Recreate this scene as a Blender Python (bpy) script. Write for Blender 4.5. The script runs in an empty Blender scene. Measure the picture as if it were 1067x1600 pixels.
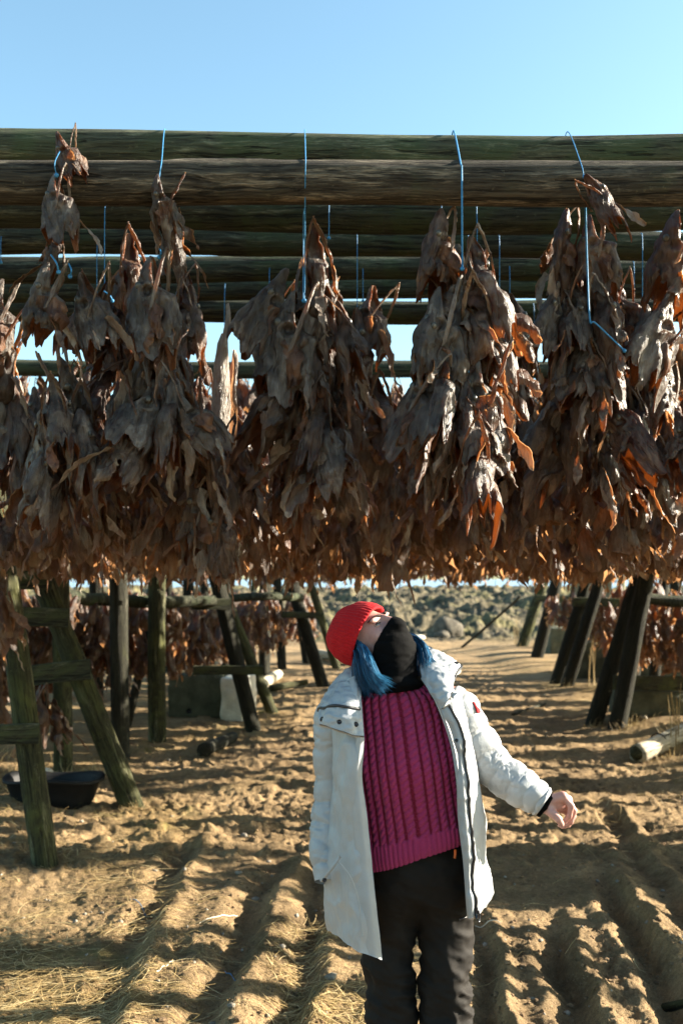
import bpy, math, random
import numpy as np
from mathutils import Vector, Matrix

RNG = np.random.default_rng(7)
random.seed(7)
C = bpy.context.scene.collection
R = math.radians

# ------------------------------------------------------------------ camera model
F_PX, CX, CY, HOR, CAMZ = 1556.0, 533.5, 800.0, 905.0, 1.70
PITCH = math.atan((HOR - CY) / F_PX)
cp, sp = math.cos(PITCH), math.sin(PITCH)

def P(px, py, d):
    """world point seen at photo pixel (px,py) at distance d in front of the camera"""
    x = (px - CX) / F_PX
    v = (CY - py) / F_PX
    t = d / (cp - sp * v)
    return np.array([x * t, d, CAMZ + (sp + cp * v) * t])

def G(px, py):
    """ground point under photo pixel"""
    v = (CY - py) / F_PX
    t = -CAMZ / (sp + cp * v)
    return np.array([(px - CX) / F_PX * t, (cp - sp * v) * t, 0.0])

WD = 2.8                                     # the person's distance
def Q(px, py, dy=0.0):
    return P(px, py, WD + dy)

# ------------------------------------------------------------------ noise
def _h(ix, iy, iz, s):
    n = (ix * 374761393 + iy * 668265263 + iz * 1440662683 + s * 974634777) & 0xffffffff
    n = ((n ^ (n >> 13)) * 1274126177) & 0xffffffff
    n = n ^ (n >> 16)
    return (n & 0xffff) / 65535.0

def vnoise(p, s=0):
    p = np.asarray(p, float)
    i = np.floor(p).astype(np.int64)
    f = p - i
    u = f * f * f * (f * (f * 6 - 15) + 10)
    x, y, z = i[..., 0], i[..., 1], i[..., 2]
    a, b, c = u[..., 0], u[..., 1], u[..., 2]
    r = 0
    for dx in (0, 1):
        for dy in (0, 1):
            for dz in (0, 1):
                w = (a if dx else 1 - a) * (b if dy else 1 - b) * (c if dz else 1 - c)
                r = r + w * _h(x + dx, y + dy, z + dz, s)
    return r * 2 - 1

def fbm(p, octv=4, s=0, gain=0.5):
    p = np.asarray(p, float)
    r, a = 0, 1.0
    for k in range(octv):
        r = r + a * vnoise(p * 2 ** k + 17.3 * k, s + k)
        a *= gain
    return r

def sst(a, b, x):
    t = np.clip((x - a) / (b - a), 0, 1)
    return t * t * (3 - 2 * t)

# ------------------------------------------------------------------ mesh building
class MB:
    def __init__(self):
        self.V, self.Q, self.T, self.A, self.n = [], [], [], {}, 0

    def add(self, V, quads=None, tris=None, **attrs):
        V = np.array(V, float).reshape(-1, 3)
        for k in set(self.A) | set(attrs):
            lst = self.A.setdefault(k, [np.zeros(self.n)] if self.n else [])
            v = attrs.get(k, 0.0)
            lst.append(np.broadcast_to(np.asarray(v, float).reshape(-1), (len(V),)).copy()
                       if np.ndim(v) else np.full(len(V), float(v)))
        self.V.append(V)
        if quads is not None and len(quads):
            self.Q.append(np.asarray(quads, int) + self.n)
        if tris is not None and len(tris):
            self.T.append(np.asarray(tris, int) + self.n)
        self.n += len(V)
        return self

    def arrays(self):
        V = np.concatenate(self.V)
        q = np.concatenate(self.Q) if self.Q else np.zeros((0, 4), int)
        t = np.concatenate(self.T) if self.T else np.zeros((0, 3), int)
        return V, q, t

    def mesh(self, name, mat=None, smooth=True):
        V, q, t = self.arrays()
        me = bpy.data.meshes.new(name)
        me.vertices.add(len(V))
        me.vertices.foreach_set('co', V.astype(np.float32).ravel())
        loops = np.concatenate([q.ravel(), t.ravel()]).astype(np.int32)
        me.loops.add(len(loops))
        me.loops.foreach_set('vertex_index', loops)
        starts = np.concatenate([np.arange(len(q)) * 4, len(q) * 4 + np.arange(len(t)) * 3]).astype(np.int32)
        me.polygons.add(len(starts))
        me.polygons.foreach_set('loop_start', starts)
        me.polygons.foreach_set('use_smooth', np.full(len(starts), smooth))
        me.update(calc_edges=True)
        for k, lst in self.A.items():
            at = me.attributes.new(k, 'FLOAT', 'POINT')
            at.data.foreach_set('value', np.concatenate(lst).astype(np.float32))
        if mat:
            me.materials.append(mat)
        return me

    def obj(self, name, mat=None, parent=None, smooth=True):
        o = bpy.data.objects.new(name, self.mesh(name, mat, smooth))
        C.objects.link(o)
        if parent is not None:
            o.parent = parent
        return o

def grid_faces(n, m, cu=False, cv=False, base=0):
    i = np.arange(n if cu else n - 1)
    j = np.arange(m if cv else m - 1)
    I, J = np.meshgrid(i, j, indexing='ij')
    I2, J2 = (I + 1) % n, (J + 1) % m
    f = np.stack([I * m + J, I2 * m + J, I2 * m + J2, I * m + J2], -1).reshape(-1, 4)
    return f + base

def catmull(pts, n):
    """resample control points (R,...) to n rows along axis 0"""
    pts = np.asarray(pts, float)
    k = len(pts)
    t = np.linspace(0, k - 1, n)
    i = np.clip(np.floor(t).astype(int), 0, k - 2)
    u = (t - i).reshape((-1,) + (1,) * (pts.ndim - 1))
    g = lambda a: pts[np.clip(a, 0, k - 1)]
    p0, p1, p2, p3 = g(i - 1), g(i), g(i + 1), g(i + 2)
    p0 = np.where((i - 1 < 0).reshape(u.shape), 2 * p1 - p2, p0)
    p3 = np.where((i + 2 > k - 1).reshape(u.shape), 2 * p2 - p1, p3)
    return 0.5 * (2 * p1 + (p2 - p0) * u + (2 * p0 - 5 * p1 + 4 * p2 - p3) * u ** 2 + (3 * p1 - p0 - 3 * p2 + p3) * u ** 3)

def patch(ctrl, nr, nc):
    a = catmull(np.asarray(ctrl, float), nr)
    return np.swapaxes(catmull(np.swapaxes(a, 0, 1), nc), 0, 1)

def grid_normals(Gd):
    du = np.gradient(Gd, axis=0)
    dv = np.gradient(Gd, axis=1)
    n = np.cross(du, dv)
    return n / (np.linalg.norm(n, axis=-1, keepdims=True) + 1e-12)

def frames(pts):
    pts = np.asarray(pts, float)
    T = np.gradient(pts, axis=0)
    T /= np.linalg.norm(T, axis=1, keepdims=True) + 1e-12
    ref = np.array([0, 0, 1.0]) if abs(T[0][2]) < 0.9 else np.array([1.0, 0, 0])
    N = np.zeros_like(pts)
    n = np.cross(T[0], ref)
    n /= np.linalg.norm(n)
    for i in range(len(pts)):
        n = n - T[i] * np.dot(n, T[i])
        n /= np.linalg.norm(n) + 1e-12
        N[i] = n
    return T, N, np.cross(T, N)

def tube_grid(pts, r, seg=8, flat=1.0):
    pts = np.asarray(pts, float)
    T, N, B = frames(pts)
    r = np.broadcast_to(np.asarray(r, float), (len(pts),))
    a = np.linspace(0, 2 * np.pi, seg, endpoint=False)
    return pts[:, None] + r[:, None, None] * (np.cos(a)[None, :, None] * N[:, None] + flat * np.sin(a)[None, :, None] * B[:, None])

def add_tube(mb, pts, r, seg=8, flat=1.0, caps=True, **at):
    pts = np.asarray(pts, float)
    g = tube_grid(pts, r, seg, flat)
    n = len(pts)
    V = g.reshape(-1, 3)
    f = grid_faces(n, seg, False, True)
    tr = None
    if caps:
        V = np.concatenate([V, pts[:1], pts[-1:]])
        j = np.arange(seg)
        tr = np.concatenate([np.stack([np.full(seg, n * seg), j, (j + 1) % seg], 1),
                             np.stack([np.full(seg, n * seg + 1), (n - 1) * seg + (j + 1) % seg, (n - 1) * seg + j], 1)])
    mb.add(V, f[:, ::-1], tr, **at)
    return mb

def add_sphere(mb, c, r, nu=10, nv=8, **at):
    th = np.linspace(0, np.pi, nv)
    ph = np.linspace(0, 2 * np.pi, nu, endpoint=False)
    TH, PH = np.meshgrid(th, ph, indexing='ij')
    r = np.broadcast_to(np.asarray(r, float), (3,))
    V = np.stack([np.sin(TH) * np.cos(PH) * r[0], np.sin(TH) * np.sin(PH) * r[1], np.cos(TH) * r[2]], -1) + np.asarray(c)
    mb.add(V.reshape(-1, 3), grid_faces(nv, nu, False, True), **at)
    return mb

def tag(o, label, cat, group=None, kind=None):
    if label: o['label'] = label
    if cat: o['category'] = cat
    if group: o['group'] = group
    if kind: o['kind'] = kind
    return o

def empty(name, loc=(0, 0, 0)):
    o = bpy.data.objects.new(name, None)
    o.location = loc
    o.empty_display_size = 0.05
    C.objects.link(o)
    return o

# ------------------------------------------------------------------ SDF grid + surface nets
class SDF:
    def __init__(self, lo, hi, vox):
        self.lo = np.asarray(lo, float)
        self.vox = vox
        self.n = np.ceil((np.asarray(hi) - self.lo) / vox).astype(int) + 1
        self.D = np.full(self.n, 0.2, np.float32)

    def region(self, lo, hi):
        a = np.clip(np.floor((np.asarray(lo) - self.lo) / self.vox).astype(int), 0, self.n - 1)
        b = np.clip(np.ceil((np.asarray(hi) - self.lo) / self.vox).astype(int) + 1, 1, self.n)
        sl = tuple(slice(p, q) for p, q in zip(a, b))
        ax = [self.lo[k] + self.vox * np.arange(a[k], b[k]) for k in range(3)]
        X = np.stack(np.meshgrid(*ax, indexing='ij'), -1)
        return sl, X

    def union(self, fn, lo, hi, k=0.02):
        sl, X = self.region(lo, hi)
        d = fn(X)
        a = self.D[sl]
        h = np.clip(k - np.abs(a - d), 0, None) / k if k > 0 else 0
        self.D[sl] = np.minimum(a, d) - (h * h * k * 0.25 if k > 0 else 0)

    def capsule(self, a, b, ra, rb, k=0.02, flat=None):
        a, b = np.asarray(a, float), np.asarray(b, float)
        m = max(ra, rb) + k + 0.01
        def fn(X):
            ab = b - a
            t = np.clip(((X - a) @ ab) / (ab @ ab + 1e-12), 0, 1)
            return np.linalg.norm(X - a - t[..., None] * ab, axis=-1) - (ra + (rb - ra) * t)
        self.union(fn, np.minimum(a, b) - m, np.maximum(a, b) + m, k)

    def ellipsoid(self, c, r, k=0.02, M=None):
        c, r = np.asarray(c, float), np.asarray(r, float)
        def fn(X):
            q = X - c
            if M is not None:
                q = q @ M
            l1 = np.linalg.norm(q / r, axis=-1)
            l2 = np.linalg.norm(q / (r * r), axis=-1)
            return l1 * (l1 - 1) / (l2 + 1e-9)
        m = r.max() + k + 0.01
        self.union(fn, c - m, c + m, k)

    def mesh(self):
        D, vox = self.D, self.vox
        S = D < 0
        n = np.array(D.shape)
        cnt = np.zeros(n - 1, np.int8)
        for dx in (0, 1):
            for dy in (0, 1):
                for dz in (0, 1):
                    cnt += S[dx:n[0] - 1 + dx, dy:n[1] - 1 + dy, dz:n[2] - 1 + dz]
        act = (cnt > 0) & (cnt < 8)
        idx = np.argwhere(act)
        cid = np.full(n - 1, -1, np.int32)
        cid[act] = np.arange(len(idx))
        corners = [(a, b, c) for a in (0, 1) for b in (0, 1) for c in (0, 1)]
        val = {c: D[idx[:, 0] + c[0], idx[:, 1] + c[1], idx[:, 2] + c[2]] for c in corners}
        sm = np.zeros((len(idx), 3))
        ct = np.zeros(len(idx))
        for c in corners:
            for ax in range(3):
                if c[ax] == 0:
                    e = list(c); e[ax] = 1; e = tuple(e)
                    va, vb = val[c], val[e]
                    m = (va < 0) != (vb < 0)
                    t = np.where(m, va / np.where(m, va - vb, 1), 0)
                    p = np.array(c, float)[None].repeat(len(idx), 0)
                    p[:, ax] = t
                    sm += p * m[:, None]
                    ct += m
        V = self.lo + vox * (idx + sm / ct[:, None])
        faces = []
        for ax in range(3):
            sl0 = [slice(None)] * 3; sl1 = [slice(None)] * 3
            sl0[ax] = slice(0, -1); sl1[ax] = slice(1, None)
            A, B = S[tuple(sl0)], S[tuple(sl1)]
            e = np.argwhere(A != B)
            o1, o2 = [k for k in range(3) if k != ax]
            ok = (e[:, o1] > 0) & (e[:, o2] > 0) & (e[:, o1] < n[o1] - 1) & (e[:, o2] < n[o2] - 1)
            e = e[ok]
            inside = A[e[:, 0], e[:, 1], e[:, 2]]
            q = []
            for (a, b) in ((0, 0), (1, 0), (1, 1), (0, 1)):
                c = e.copy()
                c[:, o1] -= a
                c[:, o2] -= b
                q.append(cid[c[:, 0], c[:, 1], c[:, 2]])
            q = np.stack(q, 1)
            flip = inside if ax != 1 else ~inside
            q = np.where(flip[:, None], q, q[:, ::-1])
            faces.append(q)
        return V, np.concatenate(faces)

def vert_normals(V, q):
    n = np.zeros_like(V)
    fn = np.cross(V[q[:, 2]] - V[q[:, 0]], V[q[:, 3]] - V[q[:, 1]])
    for k in range(4):
        np.add.at(n, q[:, k], fn)
    return n / (np.linalg.norm(n, axis=1, keepdims=True) + 1e-12)

# ------------------------------------------------------------------ materials
def new_mat(name):
    m = bpy.data.materials.new(name)
    m.use_nodes = True
    nt = m.node_tree
    nt.nodes.clear()
    return m, nt

class NT:
    def __init__(self, name):
        self.m, self.t = new_mat(name)
    def n(self, typ, **kw):
        nd = self.t.nodes.new(typ)
        for k, v in kw.items():
            setattr(nd, k, v)
        return nd
    def l(self, a, b):
        self.t.links.new(a, b)
    def noise(self, vec, scale=5, detail=4, rough=0.55, dist=0.0):
        nd = self.n('ShaderNodeTexNoise')
        nd.inputs['Scale'].default_value = scale
        nd.inputs['Detail'].default_value = detail
        nd.inputs['Roughness'].default_value = rough
        nd.inputs['Distortion'].default_value = dist
        if vec is not None:
            self.l(vec, nd.inputs['Vector'])
        return nd.outputs[0]
    def mapping(self, vec, scale=(1, 1, 1)):
        nd = self.n('ShaderNodeMapping')
        nd.inputs['Scale'].default_value = scale
        self.l(vec, nd.inputs['Vector'])
        return nd.outputs[0]
    def ramp(self, fac, stops):
        nd = self.n('ShaderNodeValToRGB')
        el = nd.color_ramp.elements
        while len(el) < len(stops):
            el.new(0.5)
        for e, (p, c) in zip(el, stops):
            e.position = p
            e.color = (*c, 1) if len(c) == 3 else c
        self.l(fac, nd.inputs[0])
        return nd.outputs[0]
    def mix(self, fac, a, b, mode='MIX'):
        nd = self.n('ShaderNodeMix', data_type='RGBA', blend_type=mode)
        for sock, v in ((nd.inputs[0], fac), (nd.inputs[6], a), (nd.inputs[7], b)):
            if isinstance(v, (int, float)):
                sock.default_value = v
            elif isinstance(v, tuple):
                sock.default_value = (*v, 1)
            else:
                self.l(v, sock)
        return nd.outputs[2]
    def math(self, op, a, b=0.0, c=None, clamp=False):
        nd = self.n('ShaderNodeMath', operation=op, use_clamp=clamp)
        for k, v in enumerate((a, b) if c is None else (a, b, c)):
            if isinstance(v, (int, float)):
                nd.inputs[k].default_value = v
            else:
                self.l(v, nd.inputs[k])
        return nd.outputs[0]
    def attr(self, name):
        return self.n('ShaderNodeAttribute', attribute_name=name).outputs['Fac']
    def coord(self, which='Object'):
        return self.n('ShaderNodeTexCoord').outputs[which]
    def bump(self, h, strength=0.5, dist=0.01, normal=None):
        nd = self.n('ShaderNodeBump')
        nd.inputs['Strength'].default_value = strength
        nd.inputs['Distance'].default_value = dist
        self.l(h, nd.inputs['Height'])
        if normal is not None:
            self.l(normal, nd.inputs['Normal'])
        return nd.outputs[0]
    def bsdf(self, color, rough=0.7, normal=None, spec=0.3, sheen=0.0, sss=0.0, sub_rad=(0.01, 0.004, 0.002)):
        nd = self.n('ShaderNodeBsdfPrincipled')
        if isinstance(color, tuple):
            nd.inputs['Base Color'].default_value = (*color, 1)
        else:
            self.l(color, nd.inputs['Base Color'])
        if isinstance(rough, (int, float)):
            nd.inputs['Roughness'].default_value = rough
        else:
            self.l(rough, nd.inputs['Roughness'])
        nd.inputs['Specular IOR Level'].default_value = spec
        nd.inputs['Sheen Weight'].default_value = sheen
        if sss:
            nd.inputs['Subsurface Weight'].default_value = sss
            nd.inputs['Subsurface Radius'].default_value = sub_rad
            nd.inputs['Subsurface Scale'].default_value = 1.0
        if normal is not None:
            self.l(normal, nd.inputs['Normal'])
        return nd.outputs[0]
    def out(self, shader, disp=None):
        o = self.n('ShaderNodeOutputMaterial')
        self.l(shader, o.inputs['Surface'])
        return self.m
    def mixsh(self, fac, a, b):
        nd = self.n('ShaderNodeMixShader')
        if isinstance(fac, (int, float)):
            nd.inputs[0].default_value = fac
        else:
            self.l(fac, nd.inputs[0])
        self.l(a, nd.inputs[1]); self.l(b, nd.inputs[2])
        return nd.outputs[0]

def mat_wood(name, dark, mid, moss, moss_amt=0.45, pale=(0.22, 0.19, 0.14), pale_amt=0.62, crackle=1.0):
    t = NT(name)
    co = t.coord('Object')
    wob = t.n('ShaderNodeVectorMath', operation='ADD')
    t.l(co, wob.inputs[0])
    wn = t.n('ShaderNodeTexNoise'); wn.inputs['Scale'].default_value = 3.5; t.l(co, wn.inputs['Vector'])
    ws = t.n('ShaderNodeVectorMath', operation='SCALE'); ws.inputs['Scale'].default_value = 0.035
    t.l(wn.outputs['Color'], ws.inputs[0]); t.l(ws.outputs[0], wob.inputs[1])
    cv = wob.outputs[0]
    g1 = t.noise(t.mapping(cv, (75, 75, 4.0)), 1.0, 5, 0.7, 0.2)
    g2 = t.noise(t.mapping(cv, (220, 220, 11.0)), 1.0, 4, 0.65)
    big = t.noise(co, 3.2, 5, 0.62, 0.6)
    col = t.mix(t.ramp(g1, [(0.36, (0, 0, 0)), (0.60, (1, 1, 1))]), dark, mid)
    col = t.mix(t.ramp(big, [(moss_amt, (0, 0, 0)), (moss_amt + 0.18, (1, 1, 1))]), col, t.mix(0.75, col, moss))
    pf = t.math('MULTIPLY', t.ramp(t.noise(t.mapping(cv, (16, 16, 2.4)), 1.0, 6, 0.72), [(pale_amt - .04, (0, 0, 0)), (pale_amt + 0.06, (1, 1, 1))]), t.ramp(g2, [(0.42, (0.05,) * 3), (0.58, (0.9,) * 3)]))
    col = t.mix(pf, col, pale)
    lich = t.ramp(t.noise(co, 42, 4, 0.7), [(0.62, (0, 0, 0)), (0.68, (1, 1, 1))])
    col = t.mix(t.math('MULTIPLY', lich, 0.4), col, t.mix(0.5, pale, moss))
    crack = t.ramp(t.noise(t.mapping(cv, (62, 62, 2.6)), 1.0, 4, 0.6, 0.5), [(0.36, (0, 0, 0)), (0.42, (1, 1, 1))])
    col = t.mix(crack, t.mix(0.75, col, (0.010, 0.009, 0.007)), col)
    h = t.math('ADD', t.math('MULTIPLY', g2, 0.5), t.math('ADD', t.math('MULTIPLY', crack, 0.9 * crackle), g1))
    nb = t.bump(h, 1.0, 0.016)
    return t.out(t.bsdf(col, 0.85, nb, 0.15))

M = {}
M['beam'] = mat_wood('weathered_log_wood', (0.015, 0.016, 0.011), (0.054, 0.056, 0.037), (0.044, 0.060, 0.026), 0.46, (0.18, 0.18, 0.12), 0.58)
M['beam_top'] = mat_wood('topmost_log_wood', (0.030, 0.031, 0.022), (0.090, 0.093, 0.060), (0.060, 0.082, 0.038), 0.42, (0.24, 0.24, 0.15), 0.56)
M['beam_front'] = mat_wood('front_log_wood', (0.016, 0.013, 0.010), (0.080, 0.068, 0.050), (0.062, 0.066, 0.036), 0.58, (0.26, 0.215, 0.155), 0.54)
M['post'] = mat_wood('mossy_post_wood', (0.015, 0.015, 0.009), (0.052, 0.052, 0.025), (0.085, 0.088, 0.026), 0.46, (0.20, 0.19, 0.11), 0.58)
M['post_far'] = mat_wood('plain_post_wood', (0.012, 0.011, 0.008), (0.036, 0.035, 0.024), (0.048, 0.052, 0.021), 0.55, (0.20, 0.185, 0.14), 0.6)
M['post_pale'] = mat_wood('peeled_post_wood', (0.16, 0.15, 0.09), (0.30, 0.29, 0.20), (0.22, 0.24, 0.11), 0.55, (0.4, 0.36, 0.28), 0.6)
M['post_dark'] = mat_wood('shaded_post_wood', (0.008, 0.008, 0.006), (0.024, 0.023, 0.015), (0.035, 0.036, 0.014), 0.55, (0.10, 0.095, 0.06), 0.62)  # post wood darkened in its colour to stand for shade under the racks
M['driftwood'] = mat_wood('driftwood', (0.30, 0.25, 0.17), (0.55, 0.48, 0.36), (0.34, 0.29, 0.18), 0.62, (0.6, 0.54, 0.42), 0.55)
M['board'] = mat_wood('old_board_wood', (0.022, 0.022, 0.016), (0.06, 0.062, 0.036), (0.09, 0.11, 0.035), 0.45, (0.2, 0.2, 0.14), 0.62)

def mat_fish():
    t = NT('dried_fish_skin')
    co = t.coord('Object')
    oi = t.n('ShaderNodeObjectInfo')
    sep = t.n('ShaderNodeSeparateColor')
    t.l(oi.outputs['Color'], sep.inputs[0])
    rnd = t.math('FRACT', t.math('ADD', sep.outputs[0], t.attr('rnd')))
    warm = t.math('ADD', sep.outputs[1], t.attr('warm'), clamp=True)
    n0 = t.n('ShaderNodeVectorMath', operation='ADD')
    t.l(co, n0.inputs[0])
    cmb = t.n('ShaderNodeCombineXYZ')
    for k in range(3):
        t.l(t.math('MULTIPLY', rnd, 7.0 + 3 * k), cmb.inputs[k])
    t.l(cmb.outputs[0], n0.inputs[1])
    v = n0.outputs[0]
    n1 = t.noise(v, 13, 6, 0.62, 0.5)
    n2 = t.noise(t.mapping(v, (60, 60, 13)), 1.0, 5, 0.65, 0.8)
    n3 = t.noise(v, 34, 4, 0.6)
    grey = t.ramp(n1, [(0.34, (0.010, 0.0075, 0.006)), (0.46, (0.030, 0.0235, 0.018)), (0.57, (0.112, 0.095, 0.077)), (0.70, (0.30, 0.265, 0.222))])
    brown = t.ramp(n1, [(0.34, (0.008, 0.0035, 0.002)), (0.47, (0.036, 0.016, 0.008)), (0.60, (0.115, 0.055, 0.026)), (0.74, (0.29, 0.17, 0.09))])
    skin = t.mix(t.ramp(t.math('ADD', t.math('MULTIPLY', rnd, 0.45), t.math('ADD', t.math('MULTIPLY', n3, 0.35), t.math('MULTIPLY', warm, 0.6))), [(0.36, (0, 0, 0)), (0.66, (1, 1, 1))]), grey, brown)
    streak = t.ramp(n2, [(0.38, (0, 0, 0)), (0.62, (1, 1, 1))])
    skin = t.mix(streak, t.mix(0.38, skin, (0.022, 0.015, 0.011)), t.mix(0.12, skin, (0.40, 0.36, 0.30)))
    fold = t.ramp(t.noise(t.mapping(v, (26, 26, 7)), 1.0, 3, 0.5, 1.2), [(0.36, (0, 0, 0)), (0.46, (1, 1, 1))])
    skin = t.mix(fold, t.mix(0.5, skin, (0.018, 0.011, 0.008)), skin)  # crease shade put into the colour: folds darkened
    inside = t.ramp(n1, [(0.34, (0.022, 0.007, 0.003)), (0.5, (0.09, 0.032, 0.012)), (0.66, (0.26, 0.115, 0.05))])
    pale = t.ramp(n2, [(0.3, (0.12, 0.092, 0.066)), (0.6, (0.36, 0.315, 0.255))])
    col = t.mix(t.attr('pale'), skin, pale)
    col = t.mix(t.attr('ins'), col, inside)
    h = t.math('ADD', t.math('ADD', n2, t.math('MULTIPLY', fold, 0.5)), t.math('MULTIPLY', n3, 0.5))
    nb = t.bump(h, 1.0, 0.010)
    b = t.bsdf(col, t.ramp(n3, [(0.3, (0.30,) * 3), (0.7, (0.62,) * 3)]), nb, 0.5)
    tr = t.n('ShaderNodeBsdfTranslucent')
    t.l(t.mix(0.55, col, (0.95, 0.44, 0.16)), tr.inputs['Color'])
    t.l(nb, tr.inputs['Normal'])
    return t.out(t.mixsh(t.math('ADD', 0.34, t.math('MULTIPLY', t.attr('ins'), 0.15)), b, tr.outputs[0]))

M['fish'] = mat_fish()

def mat_simple(name, col, rough=0.6, spec=0.3, bump=None, var=0.0, sheen=0.0, scale=20):
    t = NT(name)
    c, nb = col, None
    co = t.coord('Object')
    if var:
        c = t.mix(t.ramp(t.noise(co, scale, 5, 0.6), [(0.3, (0, 0, 0)), (0.7, (1, 1, 1))]), tuple(x * (1 - var) for x in col), tuple(min(1, x * (1 + var)) for x in col))
    if bump:
        nb = t.bump(t.noise(co, bump[0], 5, 0.65), bump[1], bump[2])
    return t.out(t.bsdf(c, rough, nb, spec, sheen))

M['eye_socket'] = mat_simple('dried_eye', (0.05, 0.042, 0.03), 0.35, 0.5, var=0.5, scale=120)
M['twine'] = mat_simple('blue_twine', (0.025, 0.16, 0.33), 0.55, 0.35, (900, 0.6, 0.001), 0.25, scale=90)
M['black_plastic'] = mat_simple('black_plastic', (0.006, 0.0062, 0.0065), 0.6, 0.25, (25, 0.2, 0.01), 0.3)
M['concrete'] = mat_simple('weathered_block', (0.085, 0.088, 0.058), 0.85, 0.2, (30, 0.7, 0.02), 0.45, scale=5)
M['white_block'] = mat_simple('pale_block', (0.62, 0.58, 0.48), 0.8, 0.2, (30, 0.6, 0.02), 0.2, scale=7)
M['stone'] = mat_simple('stone', (0.20, 0.175, 0.14), 0.85, 0.2, (40, 0.6, 0.01), 0.35, scale=12)
M['crumb'] = mat_simple('soil_crumb', (0.15, 0.10, 0.058), 0.95, 0.1, (90, 0.8, 0.004), 0.5, scale=25)
M['boulder'] = mat_simple('grey_boulder', (0.095, 0.082, 0.063), 0.9, 0.15, (14, 0.8, 0.04), 0.5, scale=5)
M['sea'] = mat_simple('sea_water', (0.20, 0.29, 0.38), 0.35, 0.5, (0.6, 0.6, 0.3), 0.12, scale=0.02)

# ------------------------------------------------------------------ world, sun, camera
sc = bpy.context.scene
SUN_EL, SUN_AZ = 20.0, 10.0          # degrees; azimuth measured from +X (photo right) towards +Y (away)
sun_dir = Vector((math.cos(R(SUN_EL)) * math.cos(R(SUN_AZ)), math.cos(R(SUN_EL)) * math.sin(R(SUN_AZ)), math.sin(R(SUN_EL))))
w = bpy.data.worlds.new("World")
sc.world = w
w.use_nodes = True
bg = w.node_tree.nodes.get('Background') or w.node_tree.nodes.new('ShaderNodeBackground')
sky = w.node_tree.nodes.new('ShaderNodeTexSky')
sky.sky_type = 'NISHITA'
sky.sun_disc = False
sky.sun_elevation = R(SUN_EL)
sky.sun_rotation = R(90 - SUN_AZ)
sky.air_density = 1.0
sky.dust_density = 1.0
sky.ozone_density = 1.6
tint = w.node_tree.nodes.new('ShaderNodeMix')
tint.data_type = 'RGBA'
tint.blend_type = 'MULTIPLY'
tint.inputs[0].default_value = 1.0
tint.inputs[7].default_value = (0.98, 1.12, 1.0, 1)
w.node_tree.links.new(sky.outputs[0], tint.inputs[6])
w.node_tree.links.new(tint.outputs[2], bg.inputs[0])
bg.inputs[1].default_value = 0.064
outw = w.node_tree.nodes.get('World Output')
w.node_tree.links.new(bg.outputs[0], outw.inputs[0])

L = bpy.data.lights.new('sun', 'SUN')
L.energy = 5.0
L.angle = R(0.5)
L.color = (1.0, 0.90, 0.74)
lo = bpy.data.objects.new('sun', L)
lo.rotation_euler = sun_dir.to_track_quat('Z', 'Y').to_euler()
lo.location = (20, 6, 12)
C.objects.link(lo)

cam = bpy.data.cameras.new('camera')
cam.sensor_fit = 'VERTICAL'
cam.sensor_height = 36.0
cam.sensor_width = 24.0
cam.lens = 36.0 * F_PX / 1600.0
cam.clip_start = 0.05
cam.clip_end = 20000
cam.dof.use_dof = True
cam.dof.focus_distance = 3.0
cam.dof.aperture_fstop = 4.0
co_ = bpy.data.objects.new('camera', cam)
co_.location = (0, 0, CAMZ)
co_.rotation_euler = (R(90) + PITCH, 0, 0)
C.objects.link(co_)
sc.camera = co_
sc.view_settings.view_transform = 'Standard'
sc.view_settings.look = 'None'
sc.view_settings.exposure = 2.5
sc.view_settings.gamma = 1.0
sc.cycles.max_bounces = 6
sc.cycles.transparent_max_bounces = 4


# ================================================================== GROUND
def rut(x, y, xc, slope, w, depth, y0, y1, s):
    """one wheel groove running away from the camera, thrown-up ridge on its right"""
    c = xc + slope * (y - 4.4) + 0.022 * vnoise(np.stack([y * 1.1, 0 * y + s, 0 * y], -1), s) + 0.02 * vnoise(np.stack([y * 5, 0 * y + s, 0 * y], -1), s + 1)
    m = sst(y0, y0 + 0.6, y) * (1 - sst(y1 - 1.0, y1, y))
    m = m * (0.92 + 0.16 * vnoise(np.stack([y * 2.3, 0 * y, 0 * y + s], -1), s + 2))
    u = (x - c) / w
    return m * depth * (-np.exp(-u * u) + 0.95 * np.exp(-((u - 1.45) / 0.75) ** 2) + 0.35 * np.exp(-((u + 1.6) / 0.7) ** 2))

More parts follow.
